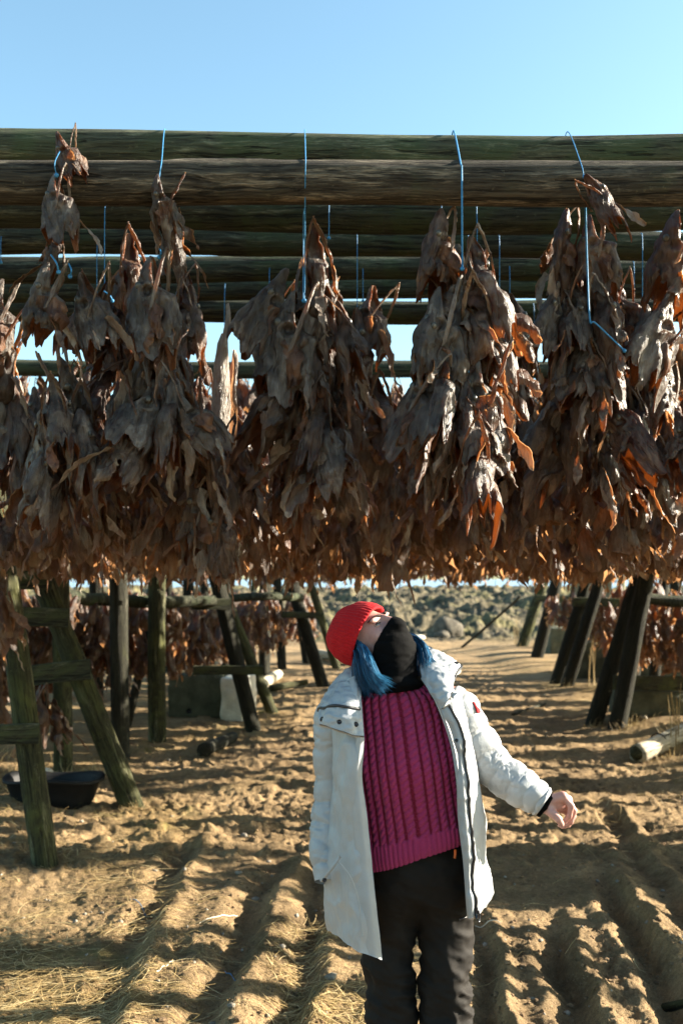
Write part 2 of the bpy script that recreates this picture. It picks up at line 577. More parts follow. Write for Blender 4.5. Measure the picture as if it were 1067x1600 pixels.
def ground_z(x, y):
    p = np.stack([x, y, 0 * x], -1)
    near = np.exp(-np.clip(y - 5, 0, None) / 14)
    z = 0.05 * fbm(p * 0.45, 3, 3)
    aisle = 1 - sst(1.6, 3.0, np.abs(x - 0.6))
    # clods and footprints
    calm = 1 - .6 * sst(.2, .6, x) * (1 - sst(5.6, 6.6, y))
    z = z + near * (0.009 * calm * fbm(p * 2.6, 4, 11, 0.55) + 0.009 * (np.abs(fbm(p * 11, 4, 21, 0.6)) - 0.3) + 0.007 * fbm(p * 26, 3, 23, 0.75) * (0.4 + 0.9 * sst(-.2, .6, vnoise(p * 1.7, 25))))
    pock = fbm(p * np.array([5.5, 7.0, 1]), 3, 31)
    z = z - near * calm * 0.018 * sst(0.35, 0.9, pock)
    # tread marks lying across the wheel tracks in the left middle distance
    rip = np.sin(y * 2 * np.pi / (0.19 + 0.002 * y) + 2.2 * vnoise(p * np.array([0.8, 2.0, 1]), 41)) * 0.5 + 0.5
    rm = np.exp(-((x + 0.75) / 0.75) ** 2) * sst(5.0, 6.5, y) * (1 - sst(13, 16, y)) * (0.55 + 0.45 * vnoise(p * 1.6, 43))
    z = z + 0.042 * rm * rip ** 1.5
    rm2 = np.exp(-((x - 1.75) / 0.7) ** 2) * sst(6.0, 7.5, y) * (1 - sst(15, 18, y)) * (0.4 + 0.5 * vnoise(p * 1.9, 44))
    z = z + 0.030 * rm2 * rip
    # kicked-up clods in the middle distance
    cm = sst(5.6, 6.6, y) * (1 - sst(17, 22, y)) * (1 - sst(2.2, 3.2, np.abs(x - .4)))
    z = z + cm * (0.022 * sst(.22, .75, fbm(p * np.array([5.5, 10, 1]), 3, 47)) + 0.020 * sst(.25, .7, fbm(p * np.array([9, 15, 1]), 2, 48)))
    # wheel ruts
    for k, (xc, sl, ww, dp, y0, y1) in enumerate((
            (-0.98, -0.02, 0.08, 0.042, 1.5, 7.2), (-0.50, 0.06, 0.09, 0.052, 1.5, 6.6), (-0.17, 0.03, 0.07, 0.04, 3.0, 9.0),
            (0.60, 0.10, 0.055, 0.055, 1.5, 5.6), (0.97, 0.12, 0.070, 0.066, 1.5, 5.5), (1.33, 0.12, 0.070, 0.066, 1.5, 6.3),
            (1.62, 0.10, 0.07, 0.04, 1.5, 8.0), (1.05, 0.03, 0.10, 0.035, 7.0, 16.0), (0.35, 0.01, 0.10, 0.03, 7.0, 18.0))):
        z = z + rut(x, y, xc, sl, ww, dp, y0, y1, 50 + 5 * k)
    # raised verges under the racks
    z = z + 0.10 * sst(1.5, 2.6, -x) * (0.6 + 0.4 * vnoise(p * 0.9, 61)) * sst(5, 7, y)
    z = z + 0.10 * sst(2.7, 3.8, x) * (0.6 + 0.4 * vnoise(p * 0.8, 62)) * sst(6, 8, y)
    # lumpy old lava beyond the racks, sinking to the shore
    d = sst(24, 60, y) * (1 - sst(88, 100, y))
    q = np.stack([x * 0.26, y * 0.15, 0 * x], -1)
    lump = 1 - np.abs(fbm(q, 3, 71, 0.55))
    lump2 = 1 - np.abs(fbm(q * 3.1, 3, 75, 0.6))
    ll = sst(24.5, 34, y) * (1 - sst(88, 100, y))
    z = z + 0.35 * d + ll * (0.95 * lump * (0.3 + 0.7 * d) + 0.16 * lump2 - 0.36) 
    z = z + 0.17 * ll * fbm(q * np.array([6, 10, 1]), 5, 79, 0.66)
    z = z - 1.5 * sst(96, 120, y)
    return z

rows = [-60, -20, -6, -2, 0.0, 1.0]
d = 1.5
while d < 3000:
    rows.append(d)
    if d < 9: d *= 1.0034
    elif d < 26: d *= 1.0042
    elif d < 95: d *= 1.0075
    else: d *= 1.25
rows = np.array(rows)
s_f = np.linspace(-0.42, 0.42, 560)
s_o = np.array([0.46, 0.52, 0.6, 0.72, 0.9, 1.2, 1.7, 2.6, 4.5, 9, 20, 60])
sv = np.concatenate([-s_o[::-1], s_f, s_o])
deff = np.clip(rows, 2.2, None)
X = deff[:, None] * sv[None, :]
Y = np.repeat(rows[:, None], len(sv), 1)
Z = ground_z(X, Y)
mb = MB()
straw = sst(0.3, 1.3, -X + 0.5 * vnoise(np.stack([X, Y, 0 * X], -1) * 1.3, 91)) * (1 - sst(16, 22, Y))
straw = np.maximum(straw * (0.55 + 0.6 * fbm(np.stack([X * 1.6, Y * 1.6, 0 * X], -1), 3, 92)), sst(2.3, 3.4, X) * (0.5 + 0.6 * fbm(np.stack([X, Y, 0 * X], -1), 3, 93)) * (1 - sst(18, 24, Y)))
mb.add(np.stack([X, Y, Z], -1), grid_faces(*X.shape)[:, ::-1], straw=np.clip(straw * .8 - .06, 0, 1).ravel(), lava=sst(25, 31, Y + 1.5 * vnoise(np.stack([X, Y, 0 * X], -1), 94)).ravel())

t = NT('bare_soil')
co = t.coord('Object')
n1 = t.noise(co, 1.7, 6, 0.6)
n2 = t.noise(co, 22, 6, 0.7)
n3 = t.noise(co, 110, 4, 0.65)
soil = t.mix(t.ramp(t.math('ADD', t.math('MULTIPLY', n1, 0.6), t.math('MULTIPLY', n2, 0.4)), [(0.38, (0, 0, 0)), (0.62, (1, 1, 1))]), (0.14, 0.095, 0.050), (0.38, 0.262, 0.138))
soil = t.mix(t.math('MULTIPLY', t.ramp(n3, [(0.56, (0, 0, 0)), (0.62, (1, 1, 1))]), 0.5), soil, (0.10, 0.065, 0.04))
soil = t.mix(t.math('MULTIPLY', t.ramp(n3, [(0.34, (1, 1, 1)), (0.40, (0, 0, 0))]), 0.4), soil, (0.52, 0.42, 0.29))
fib = t.noise(t.mapping(co, (14, 160, 60)), 1.0, 4, 0.7, 1.6)
strawc = t.ramp(fib, [(0.33, (0.09, 0.058, 0.024)), (0.5, (0.24, 0.16, 0.066)), (0.66, (0.46, 0.33, 0.155))])
strawc = t.mix(t.ramp(t.noise(co, 2.4, 4, 0.6), [(0.56, (0, 0, 0)), (0.66, (1, 1, 1))]), strawc, t.mix(0.6, strawc, (0.15, 0.17, 0.04)))
col = t.mix(t.math('MULTIPLY', t.attr('straw'), t.ramp(t.noise(co, 9, 5, 0.7), [(0.3, (0.25,) * 3), (0.55, (1, 1, 1))]), clamp=True), soil, strawc)
lv = t.noise(co, 0.55, 6, 0.62)
lv2 = t.noise(co, 2.2, 6, 0.7)
lav = t.ramp(lv2, [(0.36, (0.030, 0.026, 0.019)), (0.47, (0.085, 0.074, 0.048)), (0.58, (0.155, 0.124, 0.076)), (0.7, (0.22, 0.178, 0.118))])
lav = t.mix(t.ramp(lv, [(0.50, (0, 0, 0)), (0.60, (1, 1, 1))]), lav, t.mix(0.45, lav, (0.15, 0.14, 0.05)))
lav = t.mix(t.ramp(t.noise(co, 0.9, 5, 0.6, 1.0), [(0.57, (0, 0, 0)), (0.62, (1, 1, 1))]), lav, t.mix(0.5, lav, (0.05, 0.05, 0.046)))
col = t.mix(t.attr('lava'), col, lav)
nb = t.bump(n2, 0.8, 0.05)
nb = t.bump(n3, 0.9, 0.016, nb)
M['soil'] = t.out(t.bsdf(col, 0.92, nb, 0.12))
g = mb.obj('ground', M['soil'])
g['kind'] = 'structure'

mb = MB()
mb.add([(-4000, 93, -0.6), (4000, 93, -0.6), (4000, 9000, -0.6), (-4000, 9000, -0.6)], [[0, 1, 2, 3]])
sea = mb.obj('sea', M['sea'], smooth=False)
sea['kind'] = 'structure'

def ground_fast(x, y):
    """height of the finished ground sheet, read back from its grid"""
    x = np.atleast_1d(np.asarray(x, float)); y = np.atleast_1d(np.asarray(y, float))
    i = np.clip(np.searchsorted(rows, y) - 1, 0, len(rows) - 2)
    fy = (y - rows[i]) / (rows[i + 1] - rows[i])
    s_ = x / np.clip(y, 2.2, None)
    j = np.clip(np.searchsorted(sv, s_) - 1, 0, len(sv) - 2)
    fx = (s_ - sv[j]) / (sv[j + 1] - sv[j])
    return (Z[i, j] * (1 - fx) + Z[i, j + 1] * fx) * (1 - fy) + (Z[i + 1, j] * (1 - fx) + Z[i + 1, j + 1] * fx) * fy

def gz(x, y):
    return float(ground_fast(x, y)[0])

def GG(px, py):
    p = G(px, py)
    for _ in range(3):
        z = gz(p[0], p[1])
        v = (CY - py) / F_PX
        tt = -(CAMZ - z) / (sp + cp * v)
        p = np.array([(px - CX) / F_PX * tt, (cp - sp * v) * tt, z])
    return p

# dry grass: fallen straw on the left, tufts round the post feet
def blade(mb, p0, ang, ln, lift, wd, bend, tone):
    n = 5
    u = np.linspace(0, 1, n)
    a = ang + bend * u
    dx = np.cumsum(np.cos(a)) / n * ln * np.sqrt(max(0.02, 1 - lift ** 2))
    dy = np.cumsum(np.sin(a)) / n * ln * np.sqrt(max(0.02, 1 - lift ** 2))
    dz = ln * (lift * u - 0.45 * abs(lift) * u ** 2)
    c = np.asarray(p0) + np.stack([dx - dx[0], dy - dy[0], dz], -1)
    if lift < 0.3:
        c[:, 2] = np.maximum(ground_fast(c[:, 0], c[:, 1]) + 0.006 + 0.012 * np.sin(u * np.pi) * (0.3 + RNG.random()), c[:, 2] * 0)
    side = np.stack([-np.sin(a), np.cos(a), 0 * a], -1) if lift < 0.6 else np.stack([np.cos(a + 1.2), np.sin(a + 1.2), 0 * a], -1)
    wv = (wd * (1 - 0.75 * u))[:, None]
    V = np.stack([c - side * wv, c + side * wv + np.array([0, 0, 0.0006])], 1).reshape(-1, 3)
    i = np.arange(n - 1) * 2
    mb.add(V, np.stack([i, i + 1, i + 3, i + 2], 1), tone=tone)

t = NT('dry_straw')
tc = t.ramp(t.attr('tone'), [(0.0, (0.10, 0.11, 0.03)), (0.25, (0.17, 0.115, 0.045)), (0.6, (0.38, 0.27, 0.115)), (1.0, (0.62, 0.50, 0.28))])
b = t.bsdf(tc, 0.6, None, 0.3)
tr = t.n('ShaderNodeBsdfTranslucent')
t.l(tc, tr.inputs['Color'])
M['straw'] = t.out(t.mixsh(0.25, b, tr.outputs[0]))

mb = MB()
cnt = 0
while cnt < 5500:
    zone = RNG.random()
    if zone < 0.62:
        px, py = RNG.uniform(-60, 330), 1215 + 420 * RNG.random() ** 0.9
    elif zone < 0.80:
        px, py = RNG.uniform(420, 640), RNG.uniform(1440, 1640)
    elif zone < 0.92:
        px, py = RNG.uniform(860, 1120), RNG.uniform(1120, 1330)
    else:
        px, py = RNG.uniform(-40, 1100), RNG.uniform(1150, 1640)
    p = G(px, py)
    if zone < 0.62 and RNG.random() < sst(120, 330, px) * 0.8:
        continue
    if vnoise(np.array([p[0] * 3, p[1] * 3, 0.0]), 95) < -0.25 and RNG.random() < 0.8:
        continue
    blade(mb, p, RNG.normal(0.15, 0.7) + (math.pi if RNG.random() < .5 else 0), RNG.uniform(0.05, 0.26), RNG.uniform(0.02, 0.14), RNG.uniform(0.0011, 0.0026), RNG.normal(0, 0.5), RNG.uniform(0.15, 0.9))
    cnt += 1
def tuft(cx, cy, n, h, rad, tone=(0.3, 1.0), lean=0.0):
    for _ in range(n):
        a, r = RNG.uniform(0, 2 * math.pi), rad * RNG.random() ** 0.7
        x, y = cx + r * math.cos(a), cy + r * math.sin(a)
        blade(mb, (x, y, gz(x, y) - 0.01), a + RNG.normal(0, 0.7) + lean, h * RNG.uniform(0.4, 1.15), RNG.uniform(0.45, 0.96), RNG.uniform(0.0015, 0.0034), RNG.normal(0, 0.8), RNG.uniform(*tone))
for px, py, n, h, rad, tn in ((160, 1215, 120, .34, .16, (.3, 1)), (20, 1240, 170, .36, .26, (.3, 1)), (55, 1300, 70, .22, .30, (.0, .5)), (110, 1345, 40, .12, .14, (.2, 1)),
                              (215, 1262, 70, .16, .12, (.3, 1)), (300, 1185, 60, .2, .3, (.2, .9)), (120, 1225, 60, .3, .2, (.2, .9)), (245, 1165, 50, .2, .2, (.2, .9)),
                              (60, 1210, 100, .3, .4, (.1, .8)), (430, 1130, 40, .2, .25, (.1, .8)), (925, 1135, 70, .22, .2, (.1, .9)), (985, 1140, 90, .28, .3, (.2, .9)),
                              (870, 1080, 60, .3, .25, (.2, 1)), (930, 1085, 70, .3, .35, (.2, .9)), (1040, 1180, 110, .25, .35, (.2, 1)), (1075, 1160, 90, .3, .3, (.2, .9)),
                              (810, 1012, 40, .5, .5, (.4, 1)), (505, 1075, 40, .25, .3, (.2, .9)), (380, 1100, 60, .22, .4, (.2, .9)), (1030, 1215, 60, .16, .4, (.0, .6)),
                              (840, 1018, 40, .5, .5, (.3, 1)), (0, 1160, 90, .35, .5, (.2, .9)), (200, 1180, 60, .25, .3, (.1, .8)), (1060, 1250, 70, .12, .5, (.2, 1)), (-10, 1190, 120, .5, .3, (.4, 1))):
    p = G(px, py)
    tuft(p[0], p[1], n, h, rad, tn)
o = mb.obj('dry_grass', M['straw'])
tag(o, 'dry straw and yellow grass lying over the soil and round the post feet', 'grass', kind='stuff')

# loose stones and clods
mb = MB()
for k in range(260):
    px, py = RNG.uniform(-60, 1130), 1020 + 620 * RNG.random()
    p = GG(px, py)
    r = RNG.uniform(0.004, 0.013) * (1 if RNG.random() < 0.9 else 1.7)
    b0 = mb.n
    add_sphere(mb, (0, 0, 0), (r * RNG.uniform(.7, 1.4), r * RNG.uniform(.7, 1.4), r * RNG.uniform(.5, .9)), 9, 6)
    V = mb.V[-1]
    V *= 1 + 0.35 * vnoise(V / r * 1.1 + k * 3.7, 5)[:, None]
    V += p + np.array([0, 0, r * 0.25])
o = mb.obj('gravel', M['stone'])
tag(o, 'small pale stones and clods scattered over the rutted soil', 'gravel', kind='stuff')

mb = MB()
for k in range(2600):
    px, py = RNG.uniform(-60, 1130), 1130 + 500 * RNG.random()
    p = G(px, py)
    if vnoise(np.array([p[0] * 1.5, p[1] * 1.5, 3.0]), 96) < -.1 and RNG.random() < .7: continue
    r = .0035 + .011 * RNG.random() ** 3
    add_sphere(mb, (0, 0, 0), (r * RNG.uniform(.7, 1.5), r * RNG.uniform(.7, 1.3), r * RNG.uniform(.5, 1)), 6, 5)
    V = mb.V[-1]
    V *= 1 + .4 * vnoise(V / r * 1.7 + k * 1.37, 6)[:, None]
    V += np.array([p[0], p[1], gz(p[0], p[1]) + r * .2])
o = mb.obj('soil_crumbs', M['crumb'], smooth=False)
tag(o, 'crumbs of dark soil strewn over the ruts and footprints', 'soil', kind='stuff')

def rock(name, px, py, r, lab, mat='stone', seed=1):
    p = GG(px, py)
    m_ = MB()
    add_sphere(m_, (0, 0, 0), r, 22, 14)
    V = m_.V[-1]
    n = V / np.linalg.norm(V / np.asarray(r), axis=1, keepdims=True)
    V *= 1 + 0.22 * fbm(V / max(r) * 1.3 + seed * 9.1, 3, seed)[:, None]
    o = m_.obj(name, M[mat])
    o.location = tuple(p + np.array([0, 0, r[2] * 0.45]))
    tag(o, lab, 'rock')
    return o
rock('rock', 700, 992, (0.45, 0.4, 0.34), 'low rounded grey boulder behind the foot of the leaning stick', 'boulder', seed=2)
rock('rock', 652, 999, (0.24, 0.15, 0.10), 'white stone on the path just behind the masked woman', 'white_block', 3)
rock('rock', 1000, 1098, (0.30, 0.22, 0.15), 'pale stone before the mossy block at the right posts', 'white_block', 4)
rock('rock', 1018, 1100, (0.2, 0.2, 0.12), 'smaller pale stone right beside another before the mossy block', 'driftwood', 5)
rock('rock', 690, 996, (0.25, 0.22, 0.14), 'small dark stone left of the grey boulder', 'boulder', 6)

# ================================================================== LOGS, POSTS, BOARDS
def log_mesh(L, r0, r1, seed, rough=0.06, wob=0.012, seg=28, nl=None, knots=True):
    nl = nl or max(10, int(L / 0.06))
    z = np.linspace(0, L, nl)
    a = np.linspace(0, 2 * np.pi, seg, endpoint=False)
    Zg, Ag = np.meshgrid(z, a, indexing='ij')
    p = np.stack([np.cos(Ag) * 1.3, np.sin(Ag) * 1.3, Zg * 0.9], -1)
    r = (r0 + (r1 - r0) * Zg / L) * (1 + rough * fbm(p, 3, seed) + 0.022 * fbm(p * np.array([7, 7, 1.6]), 3, seed + 7))
    kn = vnoise(np.stack([np.cos(Ag) * 2.2, np.sin(Ag) * 2.2, Zg * 2.4], -1), seed + 3)
    r = r * (1 + 0.07 * sst(0.62, 0.85, kn))
    cx = wob * vnoise(np.stack([z * 0.6, 0 * z, 0 * z + seed], -1), 1)
    cy = wob * vnoise(np.stack([z * 0.6, 0 * z + 9, 0 * z + seed], -1), 2)
    V = np.stack([r * np.cos(Ag) + cx[:, None], r * np.sin(Ag) + cy[:, None], Zg], -1)
    m = MB()
    Vf = np.concatenate([V.reshape(-1, 3), [[cx[0], cy[0], -0.004], [cx[-1], cy[-1], L + 0.004]]])
    j = np.arange(seg)
    tr = np.concatenate([np.stack([np.full(seg, nl * seg), (j + 1) % seg, j], 1), np.stack([np.full(seg, nl * seg + 1), (nl - 1) * seg + j, (nl - 1) * seg + (j + 1) % seg], 1)])
    m.add(Vf, grid_faces(nl, seg, False, True)[:, ::-1], tr)
    return m

def orient(o, p0, p1, parent=None):
    p0, p1 = Vector(p0), Vector(p1)
    o.rotation_euler = (p1 - p0).to_track_quat('Z', 'Y').to_euler()
    if parent is not None:
        o.parent = parent
        o.location = p0 - parent.location
    else:
        o.location = p0

def log(name, p0, p1, r0, r1, mat, seed, parent=None, **kw):
    p0, p1 = np.asarray(p0, float), np.asarray(p1, float)
    o = log_mesh(float(np.linalg.norm(p1 - p0)), r0, r1, seed, **kw).obj(name, M[mat])
    orient(o, p0, p1, parent)
    return o

def board(name, p0, p1, h, th, mat, seed, parent=None):
    """plank between two points, wide side h upright"""
    p0, p1 = np.asarray(p0, float), np.asarray(p1, float)
    L = float(np.linalg.norm(p1 - p0))
    n = max(6, int(L / 0.05))
    z = np.linspace(0, L, n)
    c = 0.12 * th
    prof = [(-h / 2 + c, -th / 2), (h / 2 - c, -th / 2), (h / 2, -th / 2 + c), (h / 2, th / 2 - c), (h / 2 - c, th / 2), (-h / 2 + c, th / 2), (-h / 2, th / 2 - c), (-h / 2, -th / 2 + c)]
    prof = np.array(prof)
    V = np.zeros((n, 8, 3))
    V[:, :, 0] = prof[None, :, 1]
    V[:, :, 1] = prof[None, :, 0]
    V[:, :, 2] = z[:, None]
    V += 0.004 * fbm(np.stack([V[..., 0] * 8, V[..., 1] * 8, V[..., 2] * 3 + seed], -1), 2, seed)[..., None]
    m = MB()
    f = grid_faces(n, 8, False, True)
    Vf = V.reshape(-1, 3)
    m.add(Vf, f)
    m.Q.append(np.array([[0, 1, 2, 3], [0, 3, 4, 7], [4, 5, 6, 7]]))
    e = (n - 1) * 8
    m.Q.append(np.array([[3, 2, 1, 0], [7, 4, 3, 0], [7, 6, 5, 4]]) + e)
    o = m.obj(name, M[mat], smooth=False)
    d_ = Vector(p1) - Vector(p0)
    zax = d_.normalized()
    up = Vector((0, 0, 1))
    yax = (up - zax * up.dot(zax)).normalized()
    xax = yax.cross(zax)
    o.rotation_euler = Matrix((xax, yax, zax)).transposed().to_euler()
    if parent is not None:
        o.parent = parent
        o.location = Vector(p0) - parent.location
    else:
        o.location = Vector(p0)
    return o

# --- the long logs overhead: photo row of the centre at left edge / right edge, distance, radius
BEAMS = [(233, 240, 3.72, 0.073, 'beam_top', 'greenish topmost log of the rack, tied with blue twine'),
         (284, 292, 3.36, 0.075, 'beam_front', 'cracked brown log crossing nearest the viewer under the topmost one'),
         (329, 333, 4.20, 0.076, 'beam', 'dark log third from the top, just under the cracked brown one'),
         (378, 379, 4.62, 0.070, 'beam', 'mossy log fourth from the top, below the upper slit of bright sky'),
         (424, 421, 5.10, 0.068, 'beam', 'very dark log fifth from the top, in the shade'),
         (457, 449, 5.50, 0.066, 'beam', 'dim log sixth from the top, half hidden by the one below'),
         (484, 484, 5.80, 0.070, 'beam', 'pale edged log seventh from the top, with open sky under it'),
         (577, 577, 7.45, 0.066, 'beam', 'farthest log visible, crossing below the open patches of sky')]
beam_objs = []
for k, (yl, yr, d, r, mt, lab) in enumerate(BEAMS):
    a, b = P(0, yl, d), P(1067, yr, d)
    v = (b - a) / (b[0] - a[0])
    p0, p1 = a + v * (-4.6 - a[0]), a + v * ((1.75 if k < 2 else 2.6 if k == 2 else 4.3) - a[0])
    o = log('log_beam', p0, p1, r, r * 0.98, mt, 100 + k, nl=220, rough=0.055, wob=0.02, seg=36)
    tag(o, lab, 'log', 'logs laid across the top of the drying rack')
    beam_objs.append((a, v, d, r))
def beam_at(k, px):
    a, v, d, r = beam_objs[k]
    x = (px - CX) / F_PX * d
    return a + v * (x - a[0])

# --- trestles standing along the path
def trestle(lab, foot, posts, boards=(), group='post trestles beside the path'):
    e = empty('trestle', tuple(foot))
    for k, (p0, p1, r0, r1, mt) in enumerate(posts):
        log('post', p0, p1, r0, r1, mt, 200 + int(abs(p0[0] * 37 + p0[1] * 11)) + k, e, wob=0.018)
    for k, (p0, p1, h, th, mt) in enumerate(boards):
        board('cross_board', p0, p1, h, th, mt, 300 + k, e)
    tag(e, lab, 'trestle', group)
    return e

def leg(bx, by, tx, ty, r0, r1, mt, dd=0.0, top=2.95):
    """post whose foot shows at (bx,by) and whose line passes (tx,ty), carried up to height top"""
    p0 = GG(bx, by)
    p1 = P(tx, ty, p0[1] + dd)
    s = (top - p0[2]) / (p1[2] - p0[2])
    p0 = p0 - (p1 - p0) / np.linalg.norm(p1 - p0) * 0.12
    return [p0, p0 + (p1 - p0) * s, r0, r1, mt]

L1 = leg(72, 1350, 22, 985, .078, .070, 'post', 0.15)
L1b = leg(118, 1215, 42, 1000, .06, .055, 'post', 0.2)
L2 = leg(206, 1258, 66, 905, .088, .078, 'post', 0.1)
d1, d2 = L1[0][1], L2[0][1]
trestle('leaning mossy post pair joined by boards, nearest on the left of the path', GG(72, 1350), [L1, L2],
        [(P(-30, 1148, d1 - .1), P(62, 1146, d1 - .06), .12, .04, 'board'),
         (P(30, 1057, d2 - .22), P(142, 1046, d2 - .16), .15, .045, 'board'),
         (P(14, 962, d2 - .25), P(108, 966, d2 - .17), .14, .045, 'board'),
         (P(12, 905, d2 - .25), P(82, 905, d2 - .17), .155, .045, 'post'),
         ])
def upright(bx, by, tx, ty, r, mt='post', top=2.95, dd=0):
    return leg(bx, by, tx, ty, r, r * 0.93, mt, dd, top)
def single(lab, spec, group='single posts standing behind the left trestle'):
    e = empty('rack_post', tuple(spec[0]))
    o = log('post', spec[0], spec[1], spec[2], spec[3], spec[4], 400 + int(abs(spec[0][0] * 53 + spec[0][1] * 7)), e, wob=0.015)
    tag(e, lab, 'post', group)
    return e
# these are one-piece posts: the mesh itself is the thing
def single(lab, spec, group='single posts standing behind the left trestle', cat='post', name='rack_post'):
    o = log(name, spec[0], spec[1], spec[2], spec[3], spec[4], 400 + int(abs(spec[0][0] * 53 + spec[0][1] * 7)), None, wob=0.015)
    tag(o, lab, cat, group)
    return o
single('upright mossy post seen between the nearest left trestle legs', upright(100, 1205, 97, 900, .080))
single('upright dark post right of the nearest left trestle', upright(188, 1188, 186, 890, .088, 'post_far'))
single('upright post with sunlit green edge beside the long grey block', upright(246, 1160, 248, 890, .095))
single('thin dark post between the two upright left posts', upright(200, 1135, 232, 1000, .05, 'post_far'))
single('dark upright post right behind the second left trestle', upright(412, 1062, 414, 900, .10, 'post_far'))
single('slim pale post high above the second left trestle', upright(372, 1020, 408, 900, .05, 'post_pale'))
single('slim mossy post left beside the slim pale one', upright(392, 1020, 396, 900, .05, 'post'))
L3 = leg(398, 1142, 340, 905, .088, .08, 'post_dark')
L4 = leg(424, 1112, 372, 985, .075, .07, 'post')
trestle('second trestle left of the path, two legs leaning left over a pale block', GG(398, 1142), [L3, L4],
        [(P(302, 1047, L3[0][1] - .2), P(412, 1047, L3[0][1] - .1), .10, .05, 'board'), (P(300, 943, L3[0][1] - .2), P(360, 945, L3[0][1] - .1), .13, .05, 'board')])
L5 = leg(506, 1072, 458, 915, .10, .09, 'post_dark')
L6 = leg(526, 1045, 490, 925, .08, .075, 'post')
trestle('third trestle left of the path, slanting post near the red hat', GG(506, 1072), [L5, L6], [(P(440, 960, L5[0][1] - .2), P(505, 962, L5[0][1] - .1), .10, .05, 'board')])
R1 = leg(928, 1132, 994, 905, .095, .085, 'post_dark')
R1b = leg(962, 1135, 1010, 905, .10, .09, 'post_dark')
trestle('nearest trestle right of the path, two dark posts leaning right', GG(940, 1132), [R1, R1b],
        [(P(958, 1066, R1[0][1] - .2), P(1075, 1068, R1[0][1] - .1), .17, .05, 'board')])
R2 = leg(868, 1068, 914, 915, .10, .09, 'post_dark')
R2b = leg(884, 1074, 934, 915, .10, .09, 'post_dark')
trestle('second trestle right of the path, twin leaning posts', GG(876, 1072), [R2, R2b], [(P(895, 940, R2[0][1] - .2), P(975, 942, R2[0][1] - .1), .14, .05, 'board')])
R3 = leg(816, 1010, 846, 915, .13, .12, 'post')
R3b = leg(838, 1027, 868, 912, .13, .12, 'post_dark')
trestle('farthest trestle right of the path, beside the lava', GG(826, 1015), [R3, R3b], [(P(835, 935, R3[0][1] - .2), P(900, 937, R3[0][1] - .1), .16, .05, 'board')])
single('pale peeled post high between the right trestles', upright(938, 1040, 951, 890, .075, 'post_pale'), 'single posts at the right of the path')
single('second pale peeled post, nearer the right edge', upright(962, 1040, 971, 890, .075, 'post_pale'), 'single posts at the right of the path')
single('dark slanting post at the right picture edge', leg(1075, 1060, 1052, 900, .10, .09, 'post_far'), 'single posts at the right of the path')
single('pale peeled post behind the twin leaning posts', upright(898, 1025, 904, 890, .07, 'post_pale'), 'single posts at the right of the path')
# posts of the racks farther back, each one apart
for k, (bx, by, tx, ty, r) in enumerate(((300, 1078, 296, 900, .09), (150, 1110, 150, 900, .09), (60, 1130, 66, 900, .09), (352, 1058, 356, 900, .08), (440, 1042, 432, 905, .09), (480, 1036, 462, 905, .09), (330, 1040, 318, 905, .08), (268, 1050, 262, 905, .09))):
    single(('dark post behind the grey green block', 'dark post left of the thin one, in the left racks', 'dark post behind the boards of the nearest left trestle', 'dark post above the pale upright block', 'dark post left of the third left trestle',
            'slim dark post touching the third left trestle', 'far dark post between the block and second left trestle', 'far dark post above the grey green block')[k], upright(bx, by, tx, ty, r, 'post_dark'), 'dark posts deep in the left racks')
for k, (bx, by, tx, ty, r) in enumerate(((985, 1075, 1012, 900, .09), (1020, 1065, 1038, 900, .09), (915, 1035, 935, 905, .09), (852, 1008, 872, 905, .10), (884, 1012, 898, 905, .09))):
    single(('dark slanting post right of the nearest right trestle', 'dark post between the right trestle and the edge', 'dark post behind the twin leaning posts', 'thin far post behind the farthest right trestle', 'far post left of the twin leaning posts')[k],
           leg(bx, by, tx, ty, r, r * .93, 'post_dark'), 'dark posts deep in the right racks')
# rails
def sag_rail(lab, pts, r, mt, seed):
    pts = catmull(np.array(pts), 40)
    m = MB()
    g = tube_grid(pts, r, 14)
    g = g + (r * 0.18) * fbm(g * 6, 2, seed)[..., None]
    n_, s_ = g.shape[:2]
    m.add(g.reshape(-1, 3), grid_faces(n_, s_, False, True)[:, ::-1])
    o = m.obj('rail', M[mt])
    tag(o, lab, 'rail', 'low horizontal rails of the side racks')
d_ = 11.9
sag_rail('dark sagging rail running off the right picture edge', [P(985, 922, d_), P(1010, 932, d_), P(1040, 939, d_), P(1090, 938, d_), P(1150, 930, d_)], .07, 'beam', 1)
d_ = 10.8
sag_rail('dark rail across the upright posts on the left', [P(90, 930, d_ - 1.2), P(180, 938, d_ - .4), P(260, 941, d_), P(335, 938, d_ + .4)], .065, 'beam', 2)
d_ = 14
sag_rail('dark rail behind the second left trestle', [P(340, 935, d_), P(420, 932, d_), P(470, 934, d_ + 1)], .06, 'beam', 3)

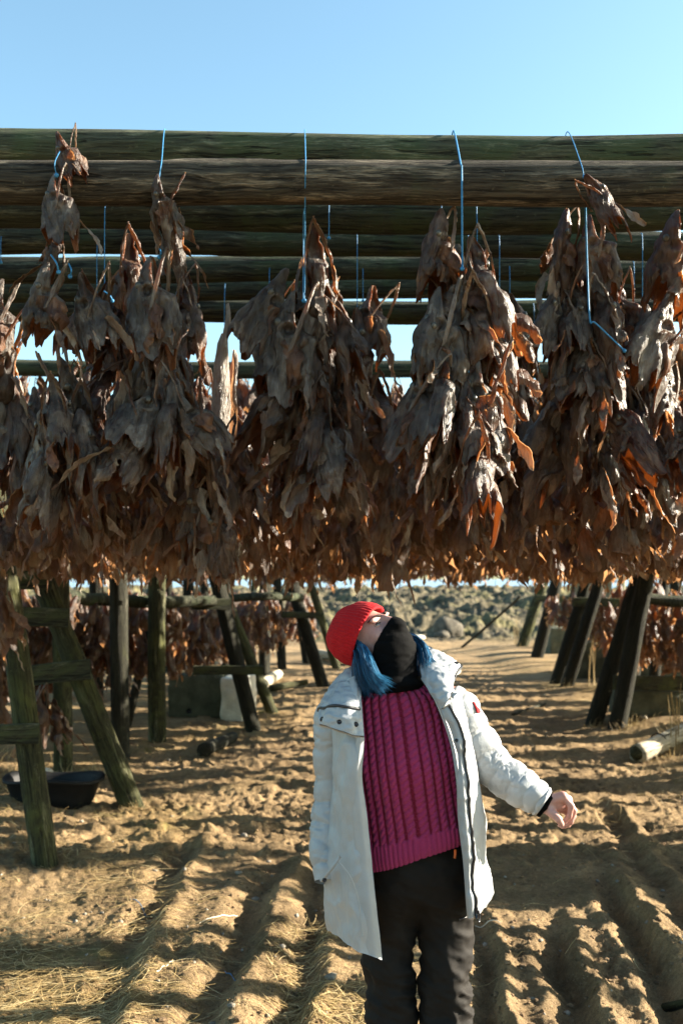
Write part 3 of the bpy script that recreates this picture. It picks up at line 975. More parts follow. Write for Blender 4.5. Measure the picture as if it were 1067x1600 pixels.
# --- things lying about
def block(lab, x0, x1, ytop, ybot, dep, mt, seed, yaw=0.0, name='weathered_block', cat='block', hole=False):
    p = GG((x0 + x1) / 2, ybot)
    d = p[1]
    W = (x1 - x0) / F_PX * d
    H = (ybot - ytop) / F_PX * d
    n = 14
    m = MB()
    u = np.linspace(-1, 1, n)
    for ax in range(3):
        for sgn in (-1, 1):
            A, B = np.meshgrid(u, u, indexing='ij')
            V = np.zeros((n, n, 3))
            V[..., ax] = sgn
            V[..., (ax + 1) % 3] = A
            V[..., (ax + 2) % 3] = B
            V = V * np.array([W / 2, dep / 2, H / 2])
            rr = 0.03
            inner = np.clip(V, -np.array([W / 2 - rr, dep / 2 - rr, H / 2 - rr]), np.array([W / 2 - rr, dep / 2 - rr, H / 2 - rr]))
            dv = V - inner
            V = inner + rr * dv / (np.linalg.norm(dv, axis=-1, keepdims=True) + 1e-9)
            V = V + 0.018 * fbm(V * 5 + seed, 3, seed)[..., None] * np.sign(V)
            f = grid_faces(n, n)
            m.add(V.reshape(-1, 3), f if sgn > 0 else f[:, ::-1])
    o = m.obj(name, M[mt])
    o.location = tuple(p + np.array([0, dep / 2, H / 2 - 0.02]))
    o.rotation_euler = (0, 0, yaw)
    tag(o, lab, cat)
    if hole:
        h_ = MB()
        add_tube(h_, [(W * -.12, -dep / 2 - .012, -H * .32), (W * -.12, -dep / 2 + .05, -H * .32)], .032, 14)
        h_.obj('drain_hole', M['black_plastic'], o)
    return o
block('long weathered grey green block with a round hole, left of the path', 262, 349, 1052, 1121, 0.5, 'concrete', 1, 0.02, hole=True)
block('pale sunlit block standing upright beside the grey green one', 351, 388, 1058, 1126, 0.5, 'white_block', 2, -0.25)
block('grey block behind the twin leaning posts on the right', 898, 948, 1002, 1060, 0.7, 'concrete', 3, 0.1)
block('mossy block at the right edge behind the sagging rail', 972, 1085, 1078, 1118, 0.7, 'concrete', 4, -0.05)
block('grey block standing on the mossy one behind the nearest right trestle', 985, 1090, 1018, 1062, 0.6, 'concrete', 6, -0.02)
block('dim block beside the farthest right trestle', 858, 892, 980, 1022, 0.6, 'concrete', 5, 0.1)

e0, e1 = GG(992, 1192), GG(1085, 1150)
o = log('fallen_log', e0 + np.array([0, 0, .085]), e1 + np.array([0, 0, .1]), .088, .08, 'driftwood', 31, wob=0.02)
tag(o, 'pale bare log with a broken end lying at the right edge', 'log')
m = MB()
pts = [np.array([.091 * math.cos(a), .091 * math.sin(a), .42]) for a in np.linspace(0, 2 * math.pi, 30)]
add_tube(m, pts, .008, 6)
bnd = m.obj('dark_band', M['black_plastic'], o)
p0 = GG(980, 1198)
sp_ = log('log_splinter', (0, 0, -.07), (0.01, 0, .02), .02, .085, 'post', 33, o, nl=12)
sp_.location = (0, 0, -0.07); sp_.rotation_euler = (0, 0, 0)
def lying(lab, a, b, r, mt, seed, name='driftwood_log', cat='driftwood'):
    e0, e1 = GG(*a), GG(*b)
    o = log(name, e0 + np.array([0, 0, r * .8]), e1 + np.array([0, 0, r * .8]), r, r * .85, mt, seed, wob=0.03)
    tag(o, lab, cat)
lying('short pale driftwood piece behind the second left trestle', (408, 1076), (438, 1062), .09, 'driftwood', 41)
lying('mossy pole lying behind the pale driftwood', (424, 1082), (480, 1072), .05, 'post', 42)
lying('pale driftwood log lying left of the red hat', (498, 1030), (560, 1040), .10, 'driftwood', 43)
lying('weathered plank end sticking out of the straw', (322, 1182), (362, 1162), .07, 'post_far', 44)
lying('short bent branch right of the masked woman', (800, 1120), (850, 1100), .02, 'post_far', 46, 'branch', 'branch')
lying('thin pale stick on the soil below the gloveless hand', (886, 1283), (917, 1276), .008, 'driftwood', 47, 'stick', 'stick')
lying('dark pole end in the lower right corner', (1040, 1573), (1100, 1560), .024, 'post', 48, 'pole', 'pole')
lying('branch in front of the mossy right block', (965, 1108), (1010, 1125), .025, 'driftwood', 49, 'branch', 'branch')
a, b = GG(722, 1012), P(812, 933, 21.2)
o = log('leaning_pole', a, b, .035, .028, 'post_far', 51, wob=0.03)
tag(o, 'long thin pole leaning right above the path end', 'pole')

# dark tub half hidden behind the nearest left post
c = GG(62, 1268)
m = MB()
A = np.linspace(0, 2 * np.pi, 44, endpoint=False)
prof = [(0.02, 0.0), (.26, .0), (.33, .14), (.37, .25), (.40, .26), (.40, .28), (.365, .282), (.34, .25), (.30, .14), (.25, .03), (.02, .02)]
V = np.array([[(r * math.cos(a) * .95, r * math.sin(a) * .6, z + .015 * math.sin(3 * a)) for a in A] for r, z in prof])
m.add(V.reshape(-1, 3), grid_faces(len(prof), 44, False, True))
o = m.obj('plastic_tub', M['black_plastic'])
o.location = (c[0], c[1] + .35, gz(c[0], c[1] + .35) - .09)
tag(o, 'black oval plastic tub in the straw behind the nearest left post', 'tub')
rock('rock', 117, 1222, (.05, .045, .04), 'white stone beside the black tub', 'white_block', 8)
rock('rock', 72, 1212, (.055, .045, .045), 'round pale stone touching the nearest left post', 'white_block', 9)

# scraps of twine on the soil
def scrap(lab, pts, mt):
    g_ = [GG(*p) for p in pts]
    c_ = catmull(np.array(g_), 24)
    c_[:, 2] = ground_fast(c_[:, 0], c_[:, 1]) + .006
    m_ = MB()
    add_tube(m_, c_, .0022, 5)
    tag(m_.obj('twine_scrap', M[mt]), lab, 'twine', 'scraps of twine on the soil')
scrap('curved white twine scrap in the left foreground', [(312, 1444), (330, 1436), (350, 1432), (372, 1433)], 'white_block')
scrap('short white twine scrap nearest the bottom on the left', [(245, 1520), (262, 1510), (282, 1500)], 'white_block')
scrap('blue twine scrap in the left foreground rut', [(208, 1412), (220, 1420), (228, 1432)], 'twine')
scrap('pale blue twine scrap in the rut left of the trouser leg', [(352, 1520), (362, 1526), (368, 1534)], 'twine')
scrap('white twine scrap right beside the trouser leg', [(742, 1448), (760, 1444), (782, 1446)], 'white_block')

# dry weed stalks on the right
def weed(lab, px, py, n, h):
    p = GG(px, py)
    m_ = MB()
    for k in range(n):
        x, y = RNG.normal(0, .05), RNG.normal(0, .05)
        a = RNG.uniform(0, 6.28); ln = h * RNG.uniform(.6, 1.05); le = RNG.uniform(.02, .12)
        pts = np.array([[x + math.cos(a) * le * u * u * ln, y + math.sin(a) * le * u * u * ln, u * ln - .02] for u in np.linspace(0, 1, 7)])
        add_tube(m_, pts, np.linspace(.006, .003, 7), 5, tone=RNG.uniform(.5, .9))
        for q in range(3):
            u = RNG.uniform(.5, 1)
            b0 = pts[int(u * 6)]
            aa = RNG.uniform(0, 6.28)
            add_tube(m_, [b0, b0 + np.array([math.cos(aa) * .03, math.sin(aa) * .03, .05])], [.003, .0015], 4, tone=RNG.uniform(.5, .9))
    o = m_.obj('dead_weed', M['straw'])
    o.location = tuple(p)
    tag(o, lab, 'weed', 'dead weed stalks beside the right trestles')
weed('tall dead weed stalks at the right edge above the bare log', 1057, 1168, 7, .62)
weed('dead weed stalks before the block behind the twin right posts', 925, 1072, 5, .8)
weed('reddish dead weed beside the farthest right trestle', 806, 1008, 9, .75)
weed('dead weed stalks near the dim far block', 866, 1020, 5, .8)

# racks added out of frame on the right to stripe the path with shade
def shade_rack(lab, y, x0, x1, rails):
    e = empty('shade_rack', (x0, y, gz(x0, y)))
    for k, (z, r) in enumerate(rails):
        log('rail', (x0, y + .03 * k, z), (x1, y + .05 * k + RNG.normal(0, .05), z + RNG.normal(0, .04)), r, r * .9, 'beam', 500 + k, e, nl=40)
    for k, x in enumerate((x0 + .25, x1 - .3)):
        log('post', (x, y + .10, -.1), (x + .3, y + .12, 2.6), .07, .06, 'post', 520 + k, e, nl=30)
    tag(e, lab, 'rack', 'shade-casting racks added right of the frame')
SIDE = [(4.62, 2.5, 7.5, [(.95, .04), (.60, .03)]), (5.20, 2.7, 8.0, [(1.35, .05)]), (7.75, 3.0, 9.0, [(1.62, .06)]), (8.9, 3.4, 9.5, [(1.55, .05), (.7, .04)]), (10.1, 3.9, 10.0, [(1.6, .06), (.9, .05)])]
for k, (y, x0, x1, rails) in enumerate(SIDE):
    shade_rack('added shade-casting rack %s outside the right edge of the view' % ('nearest', 'second nearest', 'middle', 'second farthest', 'farthest')[k], y, x0, x1, rails)

# ================================================================== DRIED FISH HEADS
def skull_grid(seed, nt=56, na=48, L=0.25):
    rg = np.random.default_rng(seed)
    t = np.linspace(0, 1, nt)
    a = np.linspace(0, 2 * np.pi, na, endpoint=False)
    Tg, Ag = np.meshgrid(t, a, indexing='ij')
    kx, ky = rg.uniform(.62, .95), rg.uniform(.74, 1.0)
    w_ = np.interp(t, [0, .05, .2, .38, .55, .75, .9, 1], [.008, .018, .030, .041, .049, .055, .058, .060]) * kx
    h_ = np.interp(t, [0, .05, .2, .38, .55, .75, .9, 1], [.008, .020, .038, .055, .068, .076, .074, .066]) * ky
    bend = rg.uniform(-.05, .05); sway = rg.uniform(-.03, .03); tw = rg.uniform(-.6, .6)
    ca, sa = np.cos(Ag), np.sin(Ag)
    e = 0.82
    X = np.sign(ca) * np.abs(ca) ** e * w_[:, None]
    Y = np.sign(sa) * np.abs(sa) ** e * h_[:, None]
    # open mouth: the underside (-Y) is hollow towards the snout
    gape = (1 - sst(.25, .5, Tg)) * sst(0.0, 0.6, -sa)
    Y = Y * (1 - 1.25 * gape)
    # crest along the top of the head
    Y = Y + .012 * np.exp(-((Ag - np.pi / 2) / .35) ** 2) * sst(.25, .6, Tg)
    # eyes
    ringv = 0
    for side in (0.12, np.pi - 0.12):
        rr = np.sqrt(((Tg - .40) * L) ** 2 + ((Ag - side) * .052) ** 2)
        ring = np.exp(-((rr - .019) / .006) ** 2); pit = np.exp(-(rr / .014) ** 2)
        X = X + np.sign(ca) * (.0040 * ring - .018 * pit)
        ringv = ringv + ring
    # sunken cheeks behind the eye
    rr = np.abs(Tg - .62)
    X = X * (1 - .28 * np.exp(-(rr / .12) ** 2) * np.abs(ca) * rg.uniform(.2, 1))
    jag = 1 + .32 * sst(.55, 1, Tg) * fbm(np.stack([ca * 1.7, sa * 1.7, 0 * ca + seed * 3.1], -1), 3, seed)
    Zz = -L * Tg * jag
    V = np.stack([X, Y, Zz], -1)
    p = V * 20 + seed * 7.7
    n = np.stack([ca, sa, 0 * ca], -1)
    wr = .011 * fbm(p * np.array([1.0, 1.0, .5]), 4, seed + 1, .55) + .008 * (np.abs(fbm(np.stack([ca * 2.6 + .8 * vnoise(p * .4, 3), sa * 2.6, Tg * 2.6 + seed], -1), 4, seed + 2, .55)) - .3)
    V = V + n * (wr * sst(0.02, .2, Tg))[..., None]
    V = V + .012 * np.stack([fbm(p * .35, 2, seed + 5), fbm(p * .35, 2, seed + 6), 0 * ca], -1) * Tg[..., None]
    c, s = np.cos(tw * Tg), np.sin(tw * Tg)
    V = np.stack([V[..., 0] * c - V[..., 1] * s + sway * Tg ** 2, V[..., 0] * s + V[..., 1] * c + bend * Tg ** 2, V[..., 2]], -1)
    skull_grid.ring = np.clip(ringv * .2, 0, 1)
    return V, n

def add_skull(mb, seed, nt=56, na=48, double=True, **at):
    V, n = skull_grid(seed, nt, na)
    f = grid_faces(nt, na, False, True)
    mb.add(V.reshape(-1, 3), f[:, ::-1], ins=0.0, pale=skull_grid.ring.ravel(), **at)
    if double:
        th = .0035 * sst(0, .2, np.linspace(0, 1, nt))[:, None, None] + .0006
        Vi = V - n * th
        b0 = mb.n
        mb.add(Vi.reshape(-1, 3), f, ins=1.0, pale=0.0, **at)
        j = np.arange(na)
        mb.Q.append(np.stack([b0 - na + j, b0 + (nt - 1) * na + j, b0 + (nt - 1) * na + (j + 1) % na, b0 - na + (j + 1) % na], 1))
    return V

def sheet(mb, Gd, thick=.0016, ins=0.0, pale=0.0, double=True, **at):
    n_, m_ = Gd.shape[:2]
    f = grid_faces(n_, m_)
    mb.add(Gd.reshape(-1, 3), f, ins=ins, pale=pale, **at)
    if double:
        N = grid_normals(Gd)
        mb.add((Gd - N * thick).reshape(-1, 3), f[:, ::-1], ins=min(1, ins + .7) if pale < .5 else 0.2, pale=pale * .7, **at)

def gill_grid(seed, side, nu=16, nv=12, long=1.0):
    rg = np.random.default_rng(seed)
    u = np.linspace(0, 1, nu); v = np.linspace(-1, 1, nv)
    U, Vv = np.meshgrid(u, v, indexing='ij')
    ln = rg.uniform(.075, .12) * long; wd = rg.uniform(.028, .044)
    wid = wd * np.sin(np.clip(.22 + U * .70, 0, 1) * np.pi) ** .55 * (1 + .35 * fbm(np.stack([U * 4, np.sign(Vv) * 3, 0 * U + seed], -1), 3, seed + 9))
    flare = rg.uniform(.0, .45); curl = rg.uniform(.5, 2.2)
    Zz = -.115 - ln * U
    X = side * (.038 + flare * .09 * U ** 1.3 - .02 * curl * (Vv ** 2) * U)
    Y = -.012 + Vv * wid + .03 * rg.uniform(-1, 1) * U
    p = np.stack([X, Y, Zz], -1)
    q = p * 22 + seed
    p = p + .016 * np.stack([fbm(q, 3, seed), fbm(q, 3, seed + 1) * .6, fbm(q * .8, 3, seed + 2) * .8], -1) * (U ** .6)[..., None]
    p[..., 2] += .02 * fbm(np.stack([Vv * 2.2, 0 * U, 0 * U + seed], -1), 3, seed + 4) * U
    return p

def jaw_grid(seed, n=26, m=7):
    rg = np.random.default_rng(seed)
    g_ = rg.uniform(.1, .65)           # gape
    chin = np.array([rg.uniform(-.015, .015), -.03 - .15 * math.sin(g_), -.135 + .155 * math.cos(g_)])
    pts = [np.array([.046, -.022, -.135]), np.array([.034, -.022, -.135]) * .45 + chin * .55 + np.array([.018, 0, 0]), chin + np.array([.007, 0, 0]),
           chin + np.array([-.007, 0, 0]), np.array([-.034, -.022, -.135]) * .45 + chin * .55 + np.array([-.018, 0, 0]), np.array([-.046, -.022, -.135])]
    c = catmull(np.array(pts), n)
    w_ = np.interp(np.linspace(0, 1, n), [0, .3, .5, .7, 1], [.016, .011, .007, .011, .016])
    T, N, B = frames(c)
    v = np.linspace(-1, 1, m)
    up = np.array([0, .55, -.83])
    Gd = c[:, None] + (v[None, :, None] + 1) * .9 * w_[:, None, None] * up + .006 * (v ** 2)[None, :, None] * N[:, None]
    return Gd + .003 * fbm(Gd * 40 + seed, 3, seed)[..., None]

def strip_grid(seed, n=20, m=5, scale=1.0):
    rg = np.random.default_rng(seed)
    a = rg.uniform(0, 2 * np.pi)
    r0 = np.array([math.cos(a) * .045, math.sin(a) * .055, -.16 - rg.uniform(0, .05)])
    L = rg.uniform(.08, .24) * scale
    u = np.linspace(0, 1, n)
    d = np.stack([np.sin(u * rg.uniform(-2, 2) + rg.uniform(-1, 1)) * .45 + math.cos(a) * .55 * (1 - u), np.cos(u * rg.uniform(-2, 2) + rg.uniform(0, 3)) * .4 + math.sin(a) * .55 * (1 - u), -np.ones(n) * .9], -1)
    d /= np.linalg.norm(d, axis=1, keepdims=True)
    c = r0 + np.cumsum(d, 0) * L / n
    w_ = rg.choice([.006, .010, .015, .021]) * np.sin(np.clip(.2 + u * .8, 0, 1) * np.pi) ** .5 * (1 + .5 * fbm(np.stack([u * 5, 0 * u + seed, 0 * u], -1), 3, seed))
    th = rg.uniform(0, 6.28) + u * rg.uniform(-4.5, 4.5)
    T, N, B = frames(c)
    S = np.cos(th)[:, None] * N + np.sin(th)[:, None] * B
    K = -np.sin(th)[:, None] * N + np.cos(th)[:, None] * B
    v = np.linspace(-1, 1, m)
    Gd = c[:, None] + v[None, :, None] * w_[:, None, None] * S[:, None] + (v ** 2)[None, :, None] * (w_ * rg.uniform(.1, .8))[:, None, None] * K[:, None]
    return Gd + .006 * np.stack([fbm(Gd * 38 + seed + k * 5, 3, seed + k) for k in range(3)], -1)

NVAR = 9
PROTO = []
for v in range(NVAR):
    parts = []
    m = MB(); add_skull(m, 1000 + v); parts.append(('skull', m.mesh('skull', M['fish'])))
    m = MB(); sheet(m, jaw_grid(1100 + v), .003, 0.0, .55 if v % 3 == 0 else .2); parts.append(('lower_jaw', m.mesh('lower_jaw', M['fish'])))
    for sd in (-1, 1):
        m = MB(); sheet(m, gill_grid(1200 + 2 * v + (sd > 0), sd), .0016, 0.0, .35 if (v + sd) % 3 == 0 else 0.05); parts.append(('gill_cover', m.mesh('gill_cover', M['fish'])))
    for s_ in range(4):
        m = MB(); sheet(m, strip_grid(1300 + 5 * v + s_), .0014, 0.0, (.95, .75, .0, .3)[s_]); parts.append(('skin_strip', m.mesh('skin_strip', M['fish'])))
    m = MB()
    sk, _ = skull_grid(1000 + v)
    for col in (1, 19):
        c = sk[18, col]
        add_sphere(m, c - np.array([0, 0, 0]), (.0085, .0105, .0105), 10, 8)
    parts.append(('eye', None, [sk[18, 1] * np.array([.97, 1, 1]), sk[18, 19] * np.array([.97, 1, 1])]))
    PROTO.append(parts)
_m = MB(); add_sphere(_m, (0, 0, 0), (.0065, .0105, .0115), 12, 8)
EYE_ME = _m.mesh('eye', M['eye_socket'])

def build_head(v, full_eye=True):
    e = empty('dried_fish')
    for p in PROTO[v]:
        if p[0] == 'eye':
            sk_o = [c for c in e.children if c.name.startswith('skull')][0]
            for c in p[2]:
                o = bpy.data.objects.new('eye', EYE_ME); C.objects.link(o); o.parent = sk_o; o.location = tuple(c)
        else:
            o = bpy.data.objects.new(p[0], p[1]); C.objects.link(o); o.parent = e
    return e
PROTO_OBJ = [build_head(v) for v in range(NVAR)]
USED = [False] * NVAR
def kids(o):
    return [c for c in bpy.data.objects if c.parent is o]
KID = [[(c, [g for g in PROTO_OBJ[v].children_recursive if g.parent is c]) for c in PROTO_OBJ[v].children] for v in range(NVAR)]

FISH = []
def place(v, loc, rot, s=1.0, warm=0.0, rnd=None, drop=()):
    """a head hung by its snout at loc; first use moves the prototype, later ones are copies with copied parts"""
    rnd = RNG.random() if rnd is None else rnd
    if not USED[v]:
        USED[v] = True
        r = PROTO_OBJ[v]
        members = [c for c, _ in KID[v]]
    else:
        r = PROTO_OBJ[v].copy(); C.objects.link(r)
        members = []
        for c, gs in KID[v]:
            if c.name.startswith('skin_strip') and RNG.random() < .45: continue
            if c.name.startswith('gill_cover') and RNG.random() < .25: continue
            k = c.copy(); C.objects.link(k); k.parent = r
            members.append(k)
            for g_ in gs:
                h = g_.copy(); C.objects.link(h); h.parent = k
    r.location = tuple(loc); r.rotation_euler = rot; r.scale = (s, s, s)
    for k in members:
        k.color = (rnd, warm, 0, 1)
    FISH.append(r)
    return r

ORD = ['topmost', 'second from top', 'third from top', 'fourth from top', 'fifth from top', 'sixth from top', 'seventh from top', 'eighth from top', 'ninth from top', 'tenth from top'] + \
      [w_ + ' from top' for w_ in ('eleventh', 'twelfth', 'thirteenth', 'fourteenth', 'fifteenth', 'sixteenth', 'seventeenth', 'eighteenth', 'nineteenth', 'twentieth', 'twenty first', 'twenty second', 'twenty third', 'twenty fourth', 'twenty fifth', 'twenty sixth', 'twenty seventh', 'twenty eighth', 'twenty ninth', 'thirtieth')]

# bunches of heads: px centre, half width, px row of top and bottom, distance, how many, words for the bunch, warmth
BUNCH = [
    (8, 38, 375, 690, 3.60, 12, 'bunch cut by the left edge', .1),
    (100, 40, 400, 700, 3.42, 15, 'leftmost string of grey heads', .0),
    (140, 30, 520, 700, 4.35, 8, 'low dim bunch behind leftmost string', .4),
    (54, 26, 545, 700, 4.25, 7, 'low bunch inside the left edge', .3),
    (368, 22, 575, 700, 4.5, 6, 'low bunch behind the split fish', .4),
    (192, 32, 362, 690, 4.00, 15, 'warm brown bunch beside leftmost string', .6),
    (252, 36, 420, 660, 3.46, 13, 'second string from the left', .0),
    (300, 26, 430, 700, 4.15, 11, 'sunlit bunch near the split fish', .7),
    (318, 26, 600, 790, 3.62, 10, 'orange tail below the second string', .9),
    (408, 36, 446, 660, 4.40, 9, 'small bunch right of split fish', .3),
    (492, 56, 352, 690, 3.74, 25, 'big bunch above the red hat', .1),
    (578, 34, 446, 660, 4.48, 10, 'bunch right of the hat bunch', .4),
    (715, 56, 322, 690, 3.42, 24, 'big bunch right of centre', .05),
    (796, 28, 455, 680, 4.58, 13, 'narrow bunch beside big right one', .5),
    (908, 52, 326, 680, 3.78, 24, 'big bunch under the log head', .1),
    (962, 28, 436, 690, 4.50, 11, 'narrow bunch behind rightmost twines', .5),
    (1012, 36, 480, 700, 4.42, 15, 'bunch second from right edge', .2),
    (1066, 42, 330, 690, 3.80, 17, 'bunch cut by the right edge', .2),
]
WINDOWS = [(322, 372, 495, 548), (604, 634, 495, 552), (54, 72, 500, 528), (1032, 1044, 505, 545), (380, 384, 560, 620)]   # open sky between the bunches
HERO = {  # explicit heads per bunch: (px, py of snout, length in px, yaw deg, lean-in-picture deg, lean towards viewer deg, variant, warm)
    1: [(88, 270, 105, 70, -8, 5, 0, 0.0), (95, 352, 85, 20, 14, 10, 4, .0), (78, 410, 125, 100, 6, 8, 3, 0), (128, 425, 130, 60, -14, 10, 6, .0)],
    5: [(202, 364, 130, 20, -6, 8, 2, .8), (168, 440, 120, -50, 22, 10, 5, .7)],
    6: [(247, 272, 100, 110, -6, 12, 1, .15), (262, 335, 90, 40, -10, 10, 7, .0), (238, 400, 150, 75, -4, 6, 0, .0)],
    7: [(292, 424, 120, 30, 6, 5, 8, .6), (298, 445, 110, -40, 2, 5, 3, .4)],
    9: [(420, 448, 130, 60, -2, 6, 5, .5)],
    10: [(490, 352, 150, 10, -6, 14, 2, .1), (462, 455, 165, 82, 4, 8, 0, .0), (526, 470, 120, -30, -18, 8, 4, .35), (450, 420, 150, 120, 20, 5, 7, .0)],
    11: [(584, 446, 120, 45, 5, 6, 6, .4), (556, 480, 130, -60, 0, 8, 1, .4)],
    12: [(690, 326, 140, 130, 6, 6, 3, .5), (735, 368, 150, 5, -10, 12, 8, .0), (688, 448, 160, 76, -4, 8, 0, .0), (680, 470, 140, 130, 2, 4, 5, .0), (745, 545, 170, 82, -6, 8, 2, .0), (742, 430, 150, -20, -6, 10, 6, .3)],
    13: [(795, 458, 125, -30, -8, 6, 1, .6)],
    14: [(886, 326, 125, 150, 10, 8, 4, .2), (922, 335, 120, 70, -12, 8, 0, .05), (900, 410, 130, 20, -2, 10, 2, .1), (952, 500, 135, 95, 26, 12, 6, .0), (872, 440, 120, 140, 12, 6, 7, .0), (935, 440, 130, -40, -10, 6, 3, .4)],
    15: [(960, 434, 110, 30, -12, 6, 8, .7)],
    16: [(1010, 476, 140, 100, -4, 8, 5, .2), (1030, 480, 150, 60, -14, 6, 1, .15)],
    17: [(1060, 328, 150, 80, 6, 10, 3, .2), (1050, 455, 150, 120, 16, 8, 7, .1)],
}
def head_rot(yaw, lean, tow):
    return (Matrix.Rotation(R(lean), 3, 'Y') @ Matrix.Rotation(R(tow), 3, 'X') @ Matrix.Rotation(R(yaw), 3, 'Z')).to_euler()

def label_bunch(items, words, group):
    items.sort(key=lambda it: it[1])
    for k, (o, py, desc) in enumerate(items):
        tag(o, '%s dried fish head, %s in %s' % (desc, ORD[min(k, len(ORD) - 1)], words), 'fish head', group)

for bi, (bx, hw, top, bot, d, n, words, warm) in enumerate(BUNCH):
    items = []
    for (px, py, ln, yaw, lean, tow, v, wm) in HERO.get(bi, ()):
        loc = P(px, py, 3.235 if py < 322 and d < 3.6 else d - .06 - RNG.uniform(0, .05))
        dd_ = loc[1]
        s = ln / F_PX * dd_ / .26
        o = place(v, loc, head_rot(yaw, lean, tow), s, wm, rnd=(0.0 + .12 * RNG.random()) if wm < .2 else RNG.uniform(.4, .85))
        items.append((o, py, 'rusty brown' if wm >= .4 else 'grey'))
    if bi == 1:
        o = place(6, P(90, 205, 3.23), head_rot(75, -22, 14), .64, .45, .5)
        tag(o, 'pinkish dried fish head lying across the topmost log at far left', 'fish head', 'dried fish heads in the front bunches')
    if bi == 14:
        o = place(1, P(914, 272, 3.22), head_rot(-40, -30, 12), .78, .75, .6)
        tag(o, 'pinkish dried fish head hanging across the cracked log at right', 'fish head', 'dried fish heads in the front bunches')
    for k in range(n):
        f = (k + .3) / n
        py = top + 55 + (bot - top - 55) * f
        sgn = 1 if k % 2 else -1
        off = hw * (0.05 + 0.85 * min(1, f * 1.1)) * sgn * RNG.uniform(.05, 1.0)
        if any(bx + off + 42 > a_ and bx + off - 42 < b_ and py + 120 > c_ and py - 20 < e_ for a_, b_, c_, e_ in WINDOWS):
            continue
        loc = P(bx + off, py, d + RNG.uniform(-.10, .20) * (.5 + f))
        yaw = RNG.uniform(0, 360)
        lean = -off / hw * RNG.uniform(0, 22) + RNG.normal(0, 9)
        wm = float(np.clip(warm + RNG.normal(0, .22) + .12 * f, 0, 1))
        o = place(int(RNG.integers(NVAR)), loc, head_rot(yaw, lean, RNG.normal(4, 12)), RNG.uniform(.95, 1.34), wm, rnd=RNG.uniform(.05, .7) if (f < .75 and warm < .3) else None)
        items.append((o, py, 'rusty brown' if wm >= .4 else 'grey brown'))
    label_bunch(items, words, 'dried fish heads in the front bunches')

# flat split fillets left of centre
def fillet(lab, px, py, ln, wpx, d, yaw, seed):
    n_, m_ = 40, 9
    u = np.linspace(0, 1, n_); v = np.linspace(-1, 1, m_)
    U, Vv = np.meshgrid(u, v, indexing='ij')
    s_ = d / F_PX
    wid = wpx / 2 * s_ * np.interp(U, [0, .08, .3, .6, .9, 1], [.25, .5, .75, 1.0, .9, .5])
    Gd = np.stack([Vv * wid, .012 * Vv ** 2 + .01 * np.sin(U * 5 + seed), -ln * s_ * U], -1)
    Gd = Gd + .004 * fbm(Gd * np.array([40, 40, 10]) + seed, 3, seed)[..., None]
    m = MB(); sheet(m, Gd, .006, 0.0, .85)
    o = m.obj('fish_fillet', M['fish'])
    o.location = tuple(P(px, py, d)); o.rotation_euler = (0, R(2), R(yaw)); o.color = (.3, .25, 0, 1)
    tag(o, lab, 'dried fish')
fillet('long pale tan split fish hanging alone left of the red hat bunch', 350, 520, 190, 32, 3.95, 12, 1)
fillet('narrower tan split fish behind the long pale one', 364, 545, 165, 24, 4.02, -25, 2)
fillet('thin curled pale strip draped at the top of the split fish', 358, 474, 70, 12, 3.93, 40, 3)

# blue twine: from the logs down to the bunches
def twine(lab, pts, r=.0020):
    m = MB()
    add_tube(m, catmull(np.array(pts), 26), r, 6)
    add_sphere(m, pts[-1], .008, 8, 6)
    tag(m.obj('twine', M['twine']), lab, 'twine', 'blue twines holding the fish')
def over_log(px0, px1, py_end, d_end, pxe=None):
    a = beam_at(0, px0) + np.array([0, -.03, .070])
    a0 = beam_at(0, px0) + np.array([0, .07, .03])
    b = beam_at(1, px1) + np.array([0, -.052, .058])
    c = beam_at(1, px1) + np.array([0, -.085, .0])
    return [a0, a, b, c, P(pxe or px1, py_end, d_end)]
twine('blue twine over the topmost log, second from left', over_log(252, 250, 292, 3.27))
twine('blue twine over both front logs to the big bunch above the red hat', over_log(475, 477, 470, 3.62, 476))
twine('white blue twine doubling the one above the red hat', [beam_at(1, 473) + np.array([0, .02, -.08]), P(474, 355, 3.60), P(474, 470, 3.62)])
twine('blue twine bent over both front logs to the big right bunch', over_log(712, 721, 420, 3.30, 722), .0032)
twine('blue twine slanting to the head across the cracked log', over_log(894, 911, 276, 3.26, 913))
twine('brownish blue twine binding the head at far left to its string', [P(94, 236, 3.20), P(86, 255, 3.20), P(89, 274, 3.215)])
twine('blue twine knotted through the grey head under the slanting one', [P(914, 322, 3.45), P(917, 420, 3.58), P(921, 500, 3.60), P(930, 505, 3.60), P(975, 548, 3.62)], .0034)
twine('frayed end of blue twine in the big right bunch', [P(733, 520, 3.33), P(732, 552, 3.32), P(731, 580, 3.32)], .0045)
def drop(px, ytop, ybot, k, lab, dd=0.0, px2=None):
    d = BEAMS[k][2]
    twine(lab, [beam_at(k, px) + np.array([0, -BEAMS[k][3] - .004, .02]), P(px2 or px, ytop + 25, d - BEAMS[k][3] - .01 + dd), P(px2 or px, ybot, d - .08 + dd)], .0020)
